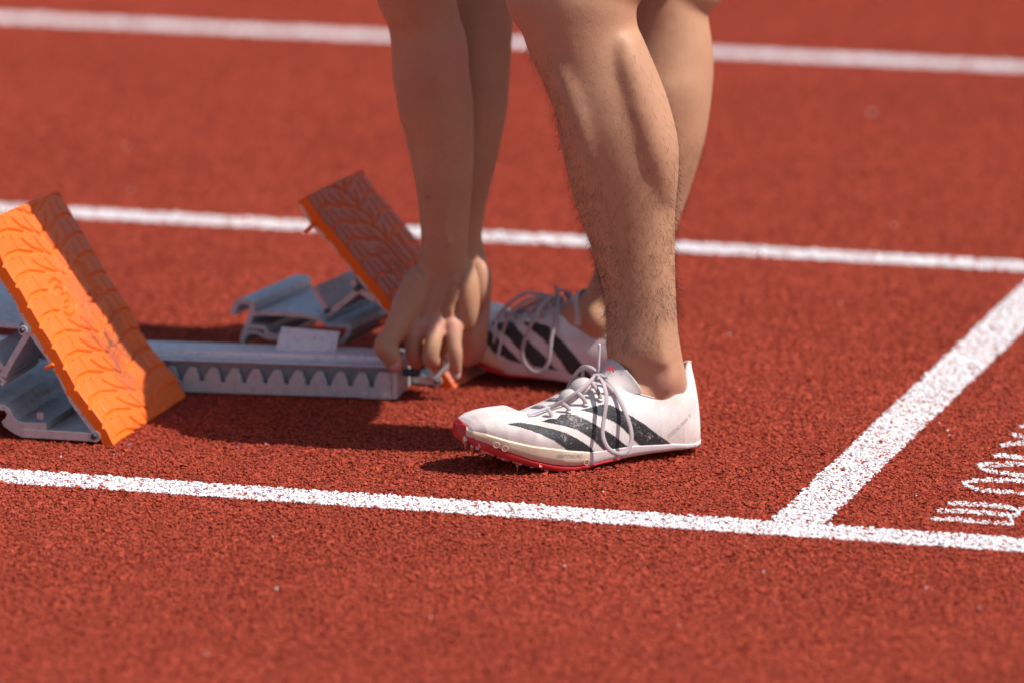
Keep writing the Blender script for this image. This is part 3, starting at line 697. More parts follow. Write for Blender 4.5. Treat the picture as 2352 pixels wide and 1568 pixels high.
    sole('midsole', M_mid, XT+.0035, xm, lambda x: zb(x)+.0004, zm, .0022)
    sole('heel_sole', M_heel, xm+.0002, xe, lambda x: zb(x)+.0004, lambda x: zr(x)+.0006, .0012)
    sole('sole_plate', M_red, XT-.0012, xm+.035, lambda x: zm(x)-.0001+(.010 if x < XT+.004 else 0), lambda x: zr(x)-.0002, .0006)
    mb = MB(); Xs, Zs = loc(*c4(200, 900), -.05)   # red lip wrapping the toe
    lip = []; NA, NB = 17, 6
    for i in range(NA):
        a = (i/(NA-1)*2-1)
        for q in range(NB):
            h_ = q/(NB-1); top_ = .0135*(1-abs(a)**1.8)+.0008; z_ = zr(XT+.004)+.001 + h_*(zb(XT)-zr(XT+.004)-.001+top_*.75)
            x = XT - .0010 + SL*float(np.interp(abs(.0165*a), WS[:5, 1], WS[:5, 0])) + .0030*h_*h_
            lip.append(w3(x, cen(XT)+.0170*a*(1-.15*h_), z_))
    mb.add(lip, [(NB*i+q, NB*i+NB+q, NB*i+NB+1+q, NB*i+1+q) for i in range(NA-1) for q in range(NB-1)])
    o = part(mb, 'toe_lip', M_red); s_ = o.modifiers.new('t', 'SOLIDIFY'); s_.thickness = .0012; s_.offset = 0; s_ = o.modifiers.new('s', 'SUBSURF'); s_.levels = s_.render_levels = 1
    # studs and spikes
    if True:
        for i in range(64):
            t = .03 + .45*((i*.6180339) % 1); x = XT + SL*t; f = random.uniform(.55, 1.0) if i % 2 else random.uniform(-.2, .9)
            z = zr(x) + (.0035 if f > .93 else 0); n = cen(x)+wid(x)*f*.99
            s = .0014; mb = MB(); c0 = w3(x, n, z+.0018); c1 = w3(x, n+.0010, z-.0016)
            mb.box8([c1+D*a*s+Nn*b_*s for a, b_ in ((-1,-1),(1,-1),(1,1),(-1,1))] + [c0+D*a*s+Nn*b_*s for a, b_ in ((-1,-1),(1,-1),(1,1),(-1,1))])
            part(mb, 'stud', M_stud, False)
        for x_, y_, f in ((272,1035,.75),(312,1080,.5),(682,1175,.8),(785,1222,.5),(965,1258,.7),(480,1110,.0),(880,1245,-.3)):
            n = -.02
            for _ in range(3): x, z = loc(*c4(x_, y_), n); n = cen(x)+wid(x)*f
            mb = MB(); z = zr(x)+.0005
            def ring(zz, r): return (w3(x, n, zz), D*r, Nn*r)
            zt_ = max(z-.0105, -.004)
            mb.loft([ring(z+.003, .0034), ring(z-.0014, .0034), ring(z-.0018, .0024), ring(z-.0045, .0020), ring(min(zt_, z-.0055), .0003)], 12)
            part(mb, 'spike', M_steel, False)
    # tongue
    def tp_(x, y, n): X, Z = loc(*c4(x, y), n); return X, n, Z
    rows_ = [((1130,610),(1150,640)),((1200,555),(1290,600)),((1290,490),(1430,560)),((1375,425),(1560,560)),((1430,350),(1660,600)),((1470,300),(1745,600)),((1500,276),(1752,560))]
    cl = [(1150,612),(1230,560),(1300,500),(1370,430),(1420,372),(1460,318),(1495,280)]
    ed = [(1200,680),(1300,640),(1420,600),(1540,570),(1640,585),(1730,600),(1755,560)]
    V = []; F = []; K = 17
    for (cx_, cy_), (ex_, ey_) in zip(cl, ed):
        X0, _, Z0 = tp_(cx_, cy_, -.040); 
        t_ = cl.index((cx_, cy_))/6; hw = .0185+.008*t_
        X1, _, Z1 = tp_(ex_, ey_, -.040+hw)
        for q in range(K):
            a = (q/(K-1)*2-1); s = abs(a)**1.7
            V.append(w3(X0+(X1-X0)*s, -.040+hw*math.sin(a*math.pi/2), Z0+(Z1-Z0)*s))
    for i in range(6):
        for q in range(K-1): F.append((i*K+q, i*K+q+1, (i+1)*K+q+1, (i+1)*K+q))
    mb = MB(); mb.add(V, F); o = part(mb, 'tongue', M_tongue)
    s_ = o.modifiers.new('s', 'SUBSURF'); s_.levels = s_.render_levels = 2; s_ = o.modifiers.new('t', 'SOLIDIFY'); s_.thickness = .0022
    tongue_V = V
    for (x_, y_, r, fl) in ((1225,510,.0105,.75),(1330,545,.0105,.7),(1115,600,.0090,.75)):
        X, Z = loc(*c4(x_, y_), -.036); mb = MB(); up_ = (D*-.6+Vector((0,0,.8))).normalized(); al = (D*.8+Vector((0,0,.6))).normalized()
        mb.ellipsoid(w3(X, -.036, Z-.002), al*r*1.1, Nn*r*1.25, up_*r*fl); part(mb, 'tongue_pad', M_tongue)
    # small red three-bar mark on the tongue
    mb = MB()
    for q in ([(1478,352),(1492,343),(1512,398),(1499,402)], [(1452,366),(1468,357),(1484,392),(1470,390)], [(1434,374),(1444,368),(1456,386),(1446,385)]):
        pp = []
        for p in q:
            X, Z = loc(*c4(*p), -.018); pp.append(w3(X, -.018, Z))
        mb.prism(pp, Nn*.0006)
    # laid on the tongue's outer side
    if near: part(mb, 'logo', M_logo, False)
    # laces
    def lc(pts, noff, r=.0022, flat=.38, name='lace', m_=None, k=7, up_=None):
        V3 = []
        for i, p in enumerate(pts):
            n = noff[i] if hasattr(noff, '__len__') else noff; X, Z = loc(*c4(*p), n); V3.append(w3(X, n if near else -.080-n, Z))
        mb = MB(); mb.tube(spline(V3, k), r*1.12, 10, flat, up_ if up_ is not None else Nn); return part(mb, name, m_ or M_lace)
    def k4(x, y): return ((1091.0 + x/6.827 - 1004.9)*3.7236, (775.2 + y/6.827 - 746.5)*3.7236)
    kn = k4(1890, 600)
    lc([kn, k4(1860,510), k4(1760,466), k4(1650,490), k4(1560,600), k4(1490,730), k4(1440,850)], [-.030,-.032,-.036,-.042,-.05,-.055,-.055])
    lc([k4(1840,500), k4(1750,480), k4(1695,500), k4(1688,580), k4(1700,680)], [-.034,-.042,-.05,-.054,-.052], .0019)
    lc([kn, k4(1750,740), k4(1600,860), k4(1400,990), k4(1250,1060), k4(1160,1090)], [-.028,-.022,-.020,-.024,-.028,-.030])
    lc([k4(1160,1090), k4(1000,1150), k4(840,1205)], [-.030,-.032,-.034], .0014, .9, 'lace_tip', M_aglet)
    if not near:                                  # the far shoe's lace ends hang down its side
        kx, ky = kn
        lc([kn, (kx-120, ky+30), (kx-215, ky+190), (kx-255, ky+350)], [-.028, -.012, -.004, .002], .0017, .6)
        lc([(kx-255, ky+350), (kx-247, ky+450), (kx-238, ky+540)], [.002, .003, .004], .0014, 1., 'lace_tip', M_aglet)
        lc([kn, (kx-80, ky+80), (kx-150, ky+260), (kx-158, ky+443)], [-.028, -.010, .000, .005], .0017, .6)
        lc([(kx-158, ky+443), (kx-161, ky+560), (kx-164, ky+675)], [.005, .006, .007], .0014, 1., 'lace_tip', M_aglet)
    if near: lc([kn, k4(1922,530), k4(1935,450)], [-.030,-.028,-.027], .0016, .7)
    if near: lc([k4(1935,450), k4(1943,280), k4(1951,112)], [-.027,-.026,-.025], .00125, 1., 'lace_tip', M_aglet)
    lc([kn, k4(1975,645), k4(2035,780), k4(2062,950), k4(2045,1110), (1412,900), (1430,1000), (1478,1068), (1560,1100), (1622,1078), (1656,1000), (1655,900), (1622,785), (1570,660), (1505,545), (1440,462), (1385,428)],
       [-.028,-.016,-.006,.000,.003,.006,.008,.009,.010,.009,.007,.005,.001,-.006,-.014,-.022,-.028], .0020, .42)
    mb = MB(); X, Z = loc(*c4(*kn), -.030); mb.ellipsoid(w3(X, -.030, Z), D*.0042, Nn*.0042, Vector((0,0,.0036))); mb.ellipsoid(w3(X+.001, -.028, Z-.003), D*.0032, Nn*.0036, Vector((0,0,.0024)), 12, 8); part(mb, 'lace_knot', M_lace)
    rows2 = [((1840,710),(1975,945)), ((1930,640),(2195,880)), ((1620,870),(1745,1025)), ((1380,1040),(1485,1135)), ((1150,1130),(1205,1245))]
    for q, (a, b_) in enumerate(rows2):
        n1 = -.014 if q < 2 else -.012 - .003*(4-q)*0
        xb, zb_ = lat(*c4(*k4(*b_)), .62)
        A_ = k4(*a); B_ = k4(*b_); mid_ = ((A_[0]+B_[0])/2+4, (A_[1]+B_[1])/2-6)
        # surface depth at the eyelet
        def surf_n(px_, py_):
            X, Z = loc(*c4(px_, py_), -.018); best = min(((abs(side(X, j/40, 1)[1]-Z), side(X, j/40, 1)[0]) for j in range(41))); return best[1]
        nb_ = surf_n(*B_)+.0008; lc([A_, mid_, B_], [min(nb_-.008, -.018)+.004, nb_-.002+.001, nb_], .0018, .5)
        X, Z = loc(*c4(B_[0]+2, B_[1]+2), nb_); nrm = (Nn*.7+Vector((0,0,.7))).normalized(); t2 = nrm.cross(D).normalized()
        mb = MB(); mb.ellipsoid(w3(X, nb_-.0004, Z), D*.0034, t2*.0030, nrm*.0007, 16, 6); part(mb, 'eyelet', M_upper)
        mb = MB(); mb.ellipsoid(w3(X+.0006, nb_, Z-.0004), D*.0012, t2*.0011, nrm*.0006, 12, 6); part(mb, 'eyelet_hole', M_bolt)
        # the lace crossing the throat to the other side
        Xc, Zc = loc(*c4(*A_), -.030); xa = Xc; 
        mb = MB(); zz_ = ztop(Xc)
        cr = [w3(Xc-.004, cen(Xc)-.018, zz_-.0035), w3(Xc-.001, cen(Xc)-.009, zz_+.0012), w3(Xc+.002, cen(Xc), zz_+.0022), w3(Xc+.003, cen(Xc)+.009, zz_+.0008), w3(Xc+.004, cen(Xc)+.016, zz_-.003)]
        if q != 1: mb.tube(spline(cr, 5), .0018, 8, .5, Vector((0,0,1))); part(mb, 'lace', M_lace)
    # collar piping
    for sg in (1, -1):
        pts_ = [w3(x, *side(x, 1.0, sg)) for x in np.linspace(lat(*c4(1640, 560), .64)[0], XH-.0005, 26)]
        mb = MB(); mb.tube(pts_, .0012, 8); part(mb, 'collar_edge', M_lining)
    # print on the foam and on the heel
    def word(txt, p0, p1, h, m_, grow, name='lettering'):
        cu = bpy.data.curves.new('t', 'FONT'); cu.body = txt; cu.size = 1; ot = bpy.data.objects.new('t', cu)
        COL.objects.link(ot); dg = bpy.context.evaluated_depsgraph_get(); me = bpy.data.meshes.new_from_object(ot.evaluated_get(dg)); bpy.data.objects.remove(ot)
        A = np.array([v.co[:] for v in me.vertices]); Fm = [tuple(p.vertices) for p in me.polygons]; wd = A[:, 0].max(); 
        a = lat(*c4(*p0)); b_ = lat(*c4(*p1)); ex = Vector((b_[0]-a[0], b_[1]-a[1])); ln = ex.length; ex.normalize(); ey = Vector((-ex.y, ex.x))
        V = []
        for X, Y, _ in A:
            q = Vector(a) + ex*(X/wd*ln) + ey*(Y*h); x, z = q
            if grow == 'upper':
                best = min(((abs(side(x, j/60, 1)[1]-z), side(x, j/60, 1)[0]) for j in range(61))); n = best[1]+.0003
            else: n = cen(x)+wid(x)+.0022+.0003
            V.append(w3(x, n, z))
        for v in []: pass
        bpy.data.meshes.remove(me); o = mesh(name, V, Fm, m_, None); adopt(o, root); rebase(o, up)
    if near:
        word('LIGHTSTRIKE PRO', (1013, 1122), (1225, 1130), .0048, M_print, 'mid')
        word('ADIZERO PRIME SP', (1975, 960), (2185, 772), .0052, M_print2, 'upper')
    for x_, y_ in ((492,1018),(566,1047),(1266,1166)):
        x, z = lat(*c4(x_, y_)); mb = MB(); rr = .0026
        for q in range(1): 
            pts_ = [w3(x+rr*math.cos(a), cen(x+rr*math.cos(a))+wid(x+rr*math.cos(a))+.0022, z+rr*math.sin(a)) for a in np.linspace(0, 2*math.pi, 17)]
            mb.tube(pts_, .0003, 6)
        part(mb, 'foam_ring', M_mid)
    return up

# ------------------------------------------------------------------ the athlete
person = empty('person', (0.12, 6.42, 0))
tag(person, 'athlete bending down in white spiked shoes, adjusting the starting block with both hands', 'person')
shoe(SO, SD, SN, 'white shoe with black stripes on the near foot', person, True)
A2 = R(34); TP = R(5.5)                           # the far toe is propped on the pedal's foot
FH = Vector((math.cos(A2), -math.sin(A2), 0)); FN = Vector((math.sin(A2), math.cos(A2), 0))
FD = FH*math.cos(TP) + Vector((0, 0, -math.sin(TP))); FU = FH*math.sin(TP) + Vector((0, 0, math.cos(TP)))
FO = G(1500, 915) - FD*XH - FN*(-.037) - FU*zr(XH) + Vector((0, .02, 0))
shoe(FO, FD, FN, 'white shoe with black stripes on the far foot', person, False, U=FU)

body = MB()
YN = (SO + SD*.128 + SN*(-.04)).y
ank_f = FO + FD*(XT+SL*.76) + FN*(-.039); YF = ank_f.y
def slices(tab, n=30, flatY=None):
    rings = []
    for y, Lx, Rx, b, Y in tab:
        a = P(Lx, y, Y); c = P(Rx, y, Y); m = (a+c)/2; rings.append((m, (c-a)/2, Vector((0, b, 0))))
    # densify
    out = []
    for i in range(len(rings)-1):
        r0, r1 = rings[max(i-1, 0)], rings[i]; r2, r3 = rings[i+1], rings[min(i+2, len(rings)-1)]
        for j in range(3):
            t = j/3; out.append(tuple(.5*((2*r1[k])+(r2[k]-r0[k])*t+(2*r0[k]-5*r1[k]+4*r2[k]-r3[k])*t*t+(3*r1[k]-r0[k]-3*r2[k]+r3[k])*t**3) for k in range(3)))
    out.append(rings[-1]); return out
near_leg = [(-90,1188,1430,.050,YN+.005),(-40,1183,1452,.056,YN+.004),(0,1184,1462,.056,YN+.003),(43,1188,1462,.053,YN+.002),(86,1202,1472,.050,YN),(119,1214,1488,.050,YN),(160,1232,1508,.051,YN),(200,1252,1524,.053,YN),(267,1276,1545,.055,YN),(310,1284,1556,.055,YN),(371,1298,1560,.053,YN),(428,1311,1557,.049,YN),(476,1325,1552,.045,YN),(538,1347,1551,.040,YN),(605,1369,1551,.036,YN),(667,1385,1553,.034,YN),(705,1388,1555,.033,YN),(751,1393,1557,.033,YN),(798,1392,1564,.034,YN),(836,1396,1571,.031,YN+.002),(869,1403,1580,.028,YN+.004),(905,1425,1580,.022,YN+.006),(940,1450,1574,.018,YN+.008),(975,1460,1568,.016,YN+.010)]
body.loft(slices(near_leg), 36, sq=.93)
pn = lambda x, y, dy=0: P(x, y, YN+dy)
mm_ = 1/2430.
# calf heads, shin muscle, ankle bones, tendon
body.loft(slices([(70,1380,1470,.030,YN-.012),(130,1385,1496,.036,YN-.016),(200,1390,1525,.040,YN-.0155),(270,1410,1547,.042,YN-.0155),(340,1430,1560,.040,YN-.0155),(400,1450,1558,.034,YN-.014),(460,1475,1552,.024,YN-.012)]), 20)
body.loft(slices([(120,1235,1340,.026,YN-.018),(200,1260,1375,.030,YN-.0215),(300,1290,1400,.031,YN-.0225),(400,1318,1420,.027,YN-.0205),(500,1347,1440,.022,YN-.0165),(600,1375,1450,.018,YN-.014)]), 20)
body.loft(slices([(560,1440,1505,.012,YN-.020),(660,1455,1515,.012,YN-.020),(760,1480,1530,.011,YN-.021),(840,1500,1545,.010,YN-.022)]), 16)
body.ellipsoid(pn(1524, 874, -.019), (.0135,0,0), (0,.0105,0), (.004,0,.018))
body.ellipsoid(pn(1490, 870, .022), (.014,0,0), (0,.012,0), (0,0,.016))
body.tube([pn(1528, 620, 0), pn(1539, 740, 0), pn(1552, 830, 0), pn(1558, 895, .004)], [.009, .0070, .0070, .0070], 14)
# patella, tendon, knee head of fibula
body.ellipsoid(pn(1222, -12, -.004), (.026,0,0), (0,.032,0), (0,0,.036)); body.ellipsoid(pn(1262, 70, -.002), (.024,0,0), (0,.024,0), (0,0,.028)); 
# foot inside the near shoe
def foot(O, D, Nn, ank, zf=0, U=Vector((0, 0, 1))):
    pts = []; 
    def q(s, n, z): return O + D*(XT+SL*s) + Nn*n + U*(z+zf)
    body.loft([(q(.90,-.038,.040), Nn*.020, Vector((0,0,.018))), (q(.84,-.038,.044), Nn*.026, Vector((0,0,.028))), (q(.72,-.039,.050), Nn*.027, Vector((0,0,.032))), (q(.62,-.039,.050), Nn*.025, Vector((0,0,.032))), (q(.52,-.040,.041), Nn*.025, Vector((0,0,.024))), (q(.40,-.042,.030), Nn*.026, Vector((0,0,.013)))], 20)
foot(SO, SD, SN, None)
# near thigh, up and back to the hip
KN = pn(1318, -30, 0); HN = Vector((.300, YN+.08, .800))
def limb(p0, p1, tab, side_ax=Vector((0, 1, 0)), n=30):
    d = (p1-p0).normalized(); b = (side_ax - d*side_ax.dot(d)).normalized(); a = d.cross(b)
    body.loft([(p0+(p1-p0)*t + a*o, a*ra, b*rb) for t, ra, rb, o in tab], n)
limb(KN, HN, [(-.06,.040,.040,0),(0,.056,.053,0),(.08,.062,.056,0),(.2,.068,.062,0),(.4,.078,.072,0),(.65,.086,.082,0),(.9,.090,.088,0),(1.05,.080,.080,0)])
# far leg
far_leg = [(-90,1452,1600,.048,YF+.01),(-40,1448,1612,.052,YF+.01),(0,1440,1616,.052,YF+.008),(62,1425,1631,.050,YF+.005),(143,1405,1640,.053,YF+.003),(190,1398,1638,.055,YF),(257,1390,1631,.054,YF),(324,1385,1619,.051,YF),(390,1382,1600,.046,YF),(448,1380,1581,.041,YF),(500,1378,1563,.037,YF),(560,1374,1545,.034,YF),(614,1368,1530,.032,YF),(643,1356,1524,.032,YF),(672,1344,1524,.033,YF),(705,1338,1530,.033,YF),(745,1345,1530,.030,YF),(790,1360,1528,.026,YF)]
body.loft(slices(far_leg), 32)
body.ellipsoid(P(1372, 735, YF-.026), (.013,0,0), (0,.012,0), (0,0,.016))
foot(FO, FD, FN, None, 0, FU)
body.loft([(FO+FD*(XT+SL*s)+FN*(-.039)+Vector((0,0,z)), FN*.026, Vector((0,0,r))) for s, z, r in ((.78,.075,.026),(.66,.066,.024),(.56,.052,.020),(.46,.040,.014))], 18)
KF = P(1535, -40, YF+.01); HF = Vector((.335, YF+.02, .810))
limb(KF, HF, [(-.06,.040,.040,0),(0,.054,.053,0),(.1,.060,.056,0),(.4,.074,.070,0),(.7,.084,.082,0),(1.05,.080,.080,0)])
# arms
YA = 6.560
near_arm = [(-60,838,1038,.040,YA-.03),(0,863,1050,.040,YA-.025),(43,884,1057,.040,YA-.02),(76,894,1070,.041,YA-.018),(110,898,1075,.042,YA-.016),(162,900,1078,.044,YA-.014),(205,905,1084,.043,YA-.012),(252,919,1088,.042,YA-.010),(324,931,1089,.038,YA-.007),(381,945,1088,.034,YA-.004),(452,957,1083,.030,YA-.002),(524,965,1077,.026,YA),(571,967,1074,.024,YA),(592,964,1075,.0225,YA),(622,950,1084,.0215,YA+.002),(648,936,1089,.021,YA+.003),(679,921,1088,.020,YA+.003),(708,916,1084,.0185,YA+.003),(730,923,1074,.017,YA+.003),(752,938,1062,.014,YA+.003)]
body.loft(slices(near_arm), 30)
SHN = Vector((-.170, 6.440, .715)); EL = P(948, -40, YA-.028)
limb(P(962, 20, YA-.024), SHN, [(0,.036,.038,0),(.15,.040,.042,0),(.5,.046,.046,0),(.85,.050,.050,0),(1.0,.052,.052,0)])
body.ellipsoid(P(1040, 130, YA-.022), (.016,0,0), (0,.022,0), (0,0,.026)); body.ellipsoid(P(950, 190, YA-.024), (.018,0,0), (0,.024,0), (0,0,.060))
def cH(x, y): return (832.6 + x/4.2017, 545.5 + y/4.2017)
def digit(pts, rad):
    V3 = [P(*cH(x, y), Y) for x, y, Y in pts]; sp = spline(V3, 6); m = len(sp); rr = np.interp(np.linspace(0, len(rad)-1, m), range(len(rad)), rad)
    body.tube(sp, list(rr), 16)
YH = YA-.003
digit([(560,430,YH),(440,640,YH-.008),(365,790,YH-.016),(290,930,YH-.022),(215,1050,YH-.028),(270,1130,YH-.030),(305,1225,YH-.028)], [.017,.0155,.0125,.0112,.0112,.0102,.0082])
digit([(560,740,YH),(515,880,YH-.010),(498,1010,YH-.013),(495,1120,YH-.010),(515,1200,YH)], [.0104, .0100, .0090, .0086, .0078])
digit([(700,720,YH),(695,870,YH-.014),(680,1010,YH-.025),(655,1145,YH-.026),(675,1190,YH-.019),(720,1205,YH-.004)], [.0100, .0100, .0086, .0088, .0084, .0074])
digit([(800,760,YH+.002),(800,880,YH-.006),(790,1010,YH+.006),(760,1120,YH+.018)], [.0100,.0098,.0088,.0080])
digit([(890,760,YH),(880,870,YH-.010),(885,1010,YH-.018),(895,1120,YH-.020),(898,1230,YH-.018),(903,1320,YH-.014)], [.0098,.0096,.0076,.0075,.0066,.0056])
for x, y, r in ((575,865,.0080),(700,815,.0082),(850,850,.0065)): body.ellipsoid(P(*cH(x, y), YH-.0135), (r,0,0), (0,r*.8,0), (0,0,r*1.25))
for (x0, y0), (x1, y1), r in (((760,300),(590,820),.0042),((820,330),(705,780),.0040),((880,380),(850,800),.0036),((660,330),(500,560),.0040)):
    q = [P(*cH(x0+(x1-x0)*t+8*math.sin(t*5), y0+(y1-y0)*t), YA-.0150-.001*math.sin(t*3)) for t in np.linspace(0, 1, 7)]; body.tube(q, r, 10)
body.ellipsoid(P(*cH(1010, 560), YA-.002), (.013,0,0), (0,.018,0), (0,0,.036))
for vn, dy_ in (([(960,520),(975,470),(968,400),(985,330)], -.0275), ([(1030,560),(1022,500),(1035,430),(1020,350)], -.026)):
    body.tube(spline([P(x_, y_, YA+dy_*(1+.12*i_)) for i_, (x_, y_) in enumerate(vn)], 5), .0022, 8)
for vn in ([(500,330),(540,420),(520,520),(575,620)], [(900,420),(860,500),(880,600),(820,700)], [(700,560),(640,620),(660,700)]):
    body.tube(spline([P(*cH(*q_), YA-.0185) for q_ in vn], 5), .0018, 8)
# far arm and hand
YB = 6.622
far_arm = [(-60,1000,1184,.036,YB+.02),(0,1006,1183,.037,YB+.018),(86,1003,1177,.040,YB+.014),(190,998,1171,.041,YB+.010),(252,996,1166,.040,YB+.008),(324,990,1152,.037,YB+.005),(390,988,1138,.033,YB),(452,986,1121,.029,YB),(505,988,1112,.026,YB),(543,990,1107,.024,YB),(575,994,1112,.023,YB),(600,998,1119,.0235,YB),(643,1004,1127,.024,YB-.002),(680,1008,1125,.022,YB-.002),(705,1010,1116,.018,YB)]
body.loft(slices(far_arm), 28)
SHF = SHN + Vector((.07, .31, .0))
limb(P(1095, 10, YB+.018), SHF, [(0,.036,.038,0),(.15,.040,.042,0),(.5,.044,.045,0),(.85,.048,.050,0),(1.0,.050,.052,0)])
body.ellipsoid(P(1102, 655, YB-.016), (.0125,0,.002), (0,.014,0), (0,0,.026))
for pts, rad in ((((1105,690,YB+.006),(1100,745,YB-.006),(1099,785,YB-.006),(1090,820,YB-.002)), [.0105,.0100,.0090,.0075]), (((1085,700,YB+.008),(1084,760,YB-.010),(1083,798,YB-.010),(1074,828,YB-.004)), [.0105,.0098,.0088,.0074]), (((1065,700,YB+.008),(1068,760,YB-.008),(1066,797,YB-.008),(1058,826,YB-.004)), [.010,.0094,.0084,.0070]), (((1045,700,YB+.008),(1050,750,YB),(1050,800,YB)), [.009,.008,.007]), (((1075,640,YB-.012),(1060,700,YB-.022),(1045,740,YB-.020)), [.012,.0100,.008])):
    V3 = [P(*p) for p in pts]; sp = spline(V3, 6); body.tube(sp, list(np.interp(np.linspace(0, len(rad)-1, len(sp)), range(len(rad)), rad)), 14)
# torso, neck and head, bent forward
HC = (HN+HF)/2; SH = (SHN+SHF)/2; lat_ax = (SHF-SHN).normalized()
dT = (SH-HC); dn = dT.normalized(); upT = lat_ax.cross(dn).normalized(); upT = upT if upT.z > 0 else -upT
def trunk(mb, grow=0, t0=-.12, t1=1.12):
    tab = [(-.12,.09,.075,0),(-.04,.135,.100,0),(.08,.145,.105,.005),(.25,.152,.098,.015),(.42,.158,.095,.03),(.62,.162,.102,.03),(.80,.168,.108,.02),(.95,.150,.090,.01),(1.06,.105,.070,0),(1.12,.065,.055,0)]
    mb.loft([(HC+dT*t + upT*o, lat_ax*(a+grow), upT*(b+min(grow, .014))) for t, a, b, o in tab if t0 <= t <= t1], 32)
trunk(body)
NK = SH+dn*.06; HD = NK + dn*.13 + Vector((0, 0, -.07))
body.loft([(NK, lat_ax*.062, upT*.058), (NK+(HD-NK)*.4, lat_ax*.056, upT*.056), (HD, lat_ax*.058, upT*.06)], 20)
fz = (HD-NK).normalized(); fd = (-upT - fz*(-upT).dot(fz)).normalized()          # crown direction, face direction (down)
body.ellipsoid(HD+fz*.075, lat_ax*.076, fd*.094, fz*.108, 28, 18)
body.ellipsoid(HD+fz*.015+fd*.045, lat_ax*.050, fd*.045, fz*.050)
body.ellipsoid(HD+fz*.060+fd*.094, lat_ax*.013, fd*.020, fz*.022)
for s_ in (-1, 1):
    body.ellipsoid(HD+fz*.065+lat_ax*.078*s_, lat_ax*.008, fd*.016, fz*.028); body.ellipsoid(HD+fz*.095+fd*.078+lat_ax*.032*s_, lat_ax*.022, fd*.012, fz*.008)
body.ellipsoid(HD+fz*.022+fd*.088, lat_ax*.024, fd*.009, fz*.008)
raw = mesh('raw_body', body.V, body.F, None)
bm = bmesh.new(); bm.from_mesh(raw.data); bmesh.ops.triangulate(bm, faces=bm.faces); bm.to_mesh(raw.data); bm.free()
rm = raw.modifiers.new('r', 'REMESH'); rm.mode = 'VOXEL'; rm.voxel_size = .0018; rm.use_smooth_shade = True
sm = raw.modifiers.new('s', 'SMOOTH'); sm.factor = .5; sm.iterations = 5
dg = bpy.context.evaluated_depsgraph_get(); bme = bpy.data.meshes.new_from_object(raw.evaluated_get(dg)); bme.name = 'body'
bpy.data.objects.remove(raw)
nv = len(bme.vertices); c0 = np.empty(nv*3); bme.vertices.foreach_get('co', c0); c0 = c0.reshape(-1, 3)
ee = np.empty(len(bme.edges)*2, np.int32); bme.edges.foreach_get('vertices', ee); ee = ee.reshape(-1, 2)
deg = np.bincount(ee.ravel(), minlength=nv).astype(float)[:, None]; hand_top = P(1000, 560, YA).z
wl = np.clip((c0[:, 2]-hand_top)/.03, 0, 1); wl = np.maximum(np.maximum(wl, .05), (c0[:, 0] > P(1180, 600, YN).x)*1.0)[:, None]
wl = wl*np.clip((1.2-c0[:, 2])/.1, 0, 1)[:, None]
for it in range(80):
    f_ = (.62 if it % 2 == 0 else -.60)*wl if it > 34 else .5*wl
    av = np.stack([np.bincount(ee[:, 0], c0[ee[:, 1], a], nv)+np.bincount(ee[:, 1], c0[ee[:, 0], a], nv) for a in range(3)], 1)/np.maximum(deg, 1)
    c0 = c0 + (av-c0)*f_
bme.vertices.foreach_set('co', c0.astype(np.float32).ravel()); bme.update()
bme.polygons.foreach_set('use_smooth', [True]*len(bme.polygons)); bme.materials.clear()
bo = link('body', bme, M_skin); adopt(bo, person)
def flush_at(pts):
    f_ = np.zeros(len(c0))
    for p_, r_, a_ in pts: f_ = np.maximum(f_, a_*np.exp(-((c0-np.array(tuple(p_)))**2).sum(1)/r_**2))
    return f_
fp = [(P(*cH(x_, y_), YH-.018), r_, a_) for x_, y_, r_, a_ in ((575,870,.011,.75),(700,830,.010,.75),(860,860,.010,.7),(215,1050,.013,.6),(280,1180,.014,.75),(510,1170,.012,.6),(655,1160,.012,.55),(895,1110,.008,.6),(903,1290,.010,.7))]
fp += [(P(1098, y_, YB), .026, .85) for y_ in (660, 720, 780, 830)] + [(P(1075, y_, YB), .022, .85) for y_ in (740, 800, 840)] + [(P(1040, 130, YA-.04), .03, .4), (pn(1540, 900, -.03), .03, .35)]
at = bme.attributes.new('flush', 'FLOAT', 'POINT'); at.data.foreach_set('value', np.clip(flush_at(fp), 0, 1).astype(np.float32))
# nails
def nail(x, y, Y, rx, rz):
    mb = MB(); mb.ellipsoid(P(*cH(x, y), Y), (rx,0,0), (0,.0020,0), (0,0,rz), 14, 8); mb.build('fingernail', M_nail, person, True)
nail(903, 1320, YH-.0188, .0043, .0062); nail(303, 1218, YH-.0352, .0052, .0066)
# guessed clothes out of the frame, singlet widened to shade the near pedal
sh = MB(); trunk(sh, .012, -.12, .30)
def sleeve(mb, p0, p1, t0, t1, r0, r1, ax=Vector((0,1,0))):
    d = (p1-p0).normalized(); b = (ax-d*ax.dot(d)).normalized(); a = d.cross(b)
    mb.loft([(p0+(p1-p0)*t0, a*r0, b*r0), (p0+(p1-p0)*(t0+t1)/2, a*(r0+r1)/2, b*(r0+r1)/2), (p0+(p1-p0)*t1, a*r1, b*r1)], 28)
sleeve(sh, KN, HN, .52, 1.08, .104, .108); sleeve(sh, KF, HF, .52, 1.08, .100, .104)
sh.build('shorts', M_shorts, person, True)
vs_ = MB(); trunk(vs_, .036, .05, .97); vs_.build('singlet', M_vest, person, True)
hh = MB(); hh.ellipsoid(HD+fz*.088-fd*.010, lat_ax*.081, fd*.092, fz*.106, 24, 14); hh.build('hair', M_headhair, person, True)
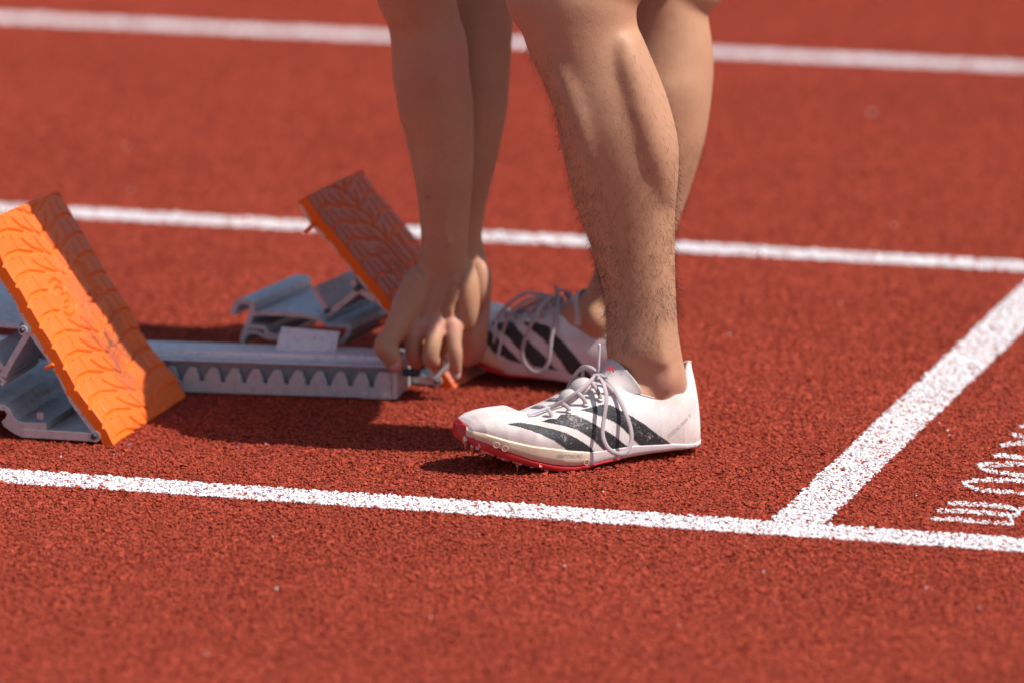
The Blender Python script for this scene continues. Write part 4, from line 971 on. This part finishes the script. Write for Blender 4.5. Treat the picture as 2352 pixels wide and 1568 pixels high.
# hair on the near leg (and a little on the far one)
co = np.empty(len(bme.vertices)*3, np.float32); bme.vertices.foreach_get('co', co); co = co.reshape(-1, 3)
no = np.empty(len(bme.vertices)*3, np.float32); bme.vertices.foreach_get('normal', no) if hasattr(bme.vertices[0], 'normal') else None; no = no.reshape(-1, 3)
def strands(sel, count, seed, zfun, lmin, lmax, r):
    rg = np.random.default_rng(seed); ii = np.nonzero(sel)[0]; w_ = zfun(co[ii]); w_ = w_/w_.sum(); ch = rg.choice(ii, count, p=w_)
    p = co[ch] + rg.normal(0, .0008, (count, 3))*.8; n = no[ch]; down = np.array([0, 0, -1.0]); d = n*rg.uniform(.12, .75, (count, 1)) + down*rg.uniform(.3, 1.1, (count, 1)) + rg.normal(0, .42, (count, 3))
    d /= np.linalg.norm(d, axis=1)[:, None]; ln = rg.uniform(lmin, lmax, count); K = 6; curl = rg.normal(0, .45, (count, 3)); 
    rings = []; q = p.copy()
    for j in range(K):
        side_ = np.cross(d, np.array([.3, .8, .5])); side_ /= np.linalg.norm(side_, axis=1)[:, None]; s2 = np.cross(d, side_)
        rr = r*(1-.75*j/(K-1))
        rings.append(np.stack([q+side_*rr, q-side_*rr*.5+s2*rr*.87, q-side_*rr*.5-s2*rr*.87], 1))
        q = q + d*(ln/(K-1))[:, None]; d = d + curl*.75 + down*.16; d /= np.linalg.norm(d, axis=1)[:, None]
    V = np.stack(rings, 1).reshape(-1, 3)
    f = []
    for j in range(K-1):
        for a in range(3):
            b = (a+1) % 3; f += [(j*3+a, j*3+b, j*3+3+b), (j*3+a, j*3+3+b, j*3+3+a)]
    f = np.array(f); F = (f[None]+(np.arange(count)*K*3)[:, None, None]).reshape(-1, 3)
    return V, F
zAnk, zMid, zTop = P(1480, 850, YN).z, P(1480, 560, YN).z, P(1400, 60, YN).z
sel = (np.abs(co[:, 1]-YN) < .075) & (co[:, 2] > P(1480, 800, YN).z) & (co[:, 2] < P(1400, 100, YN).z) & (co[:, 0] > P(1190, 100, YN).x) & (co[:, 0] < P(1600, 100, YN).x)
def wfun(c):
    z = c[:, 2]; w_ = np.clip((zTop-z)/(zTop-zAnk), 0, 1)**2.2 + .03
    frontness = np.clip((P(1400, 400, YN).x - c[:, 0])/.06, 0, 1); w_ = w_ + .13*frontness
    px_ = (c[:, 0]-P(1540, 800, YN).x); w_ *= np.where((z < P(1480, 720, YN).z) & (c[:, 0] > P(1510, 700, YN).x), .12, 1)
    return w_*np.clip((z-P(1480, 815, YN).z)/.02, .1, 1)
V, F = strands(sel, 5400, 1, wfun, .005, .018, .00009)
o = np_mesh('leg_hair', V, F, M_hair); adopt(o, person); o['kind'] = 'stuff'
sel = (np.abs(co[:, 1]-YF) < .075) & (co[:, 2] > P(1480, 640, YF).z) & (co[:, 2] < P(1400, 300, YF).z) & (co[:, 0] > P(1300, 100, YF).x) & (co[:, 0] < P(1660, 100, YF).x) & (co[:, 1] > YN+.09)
V, F = strands(sel, 900, 2, lambda c: np.ones(len(c)), .008, .018, .00008)
o = np_mesh('leg_hair', V, F, M_hair); adopt(o, person); o['kind'] = 'stuff'
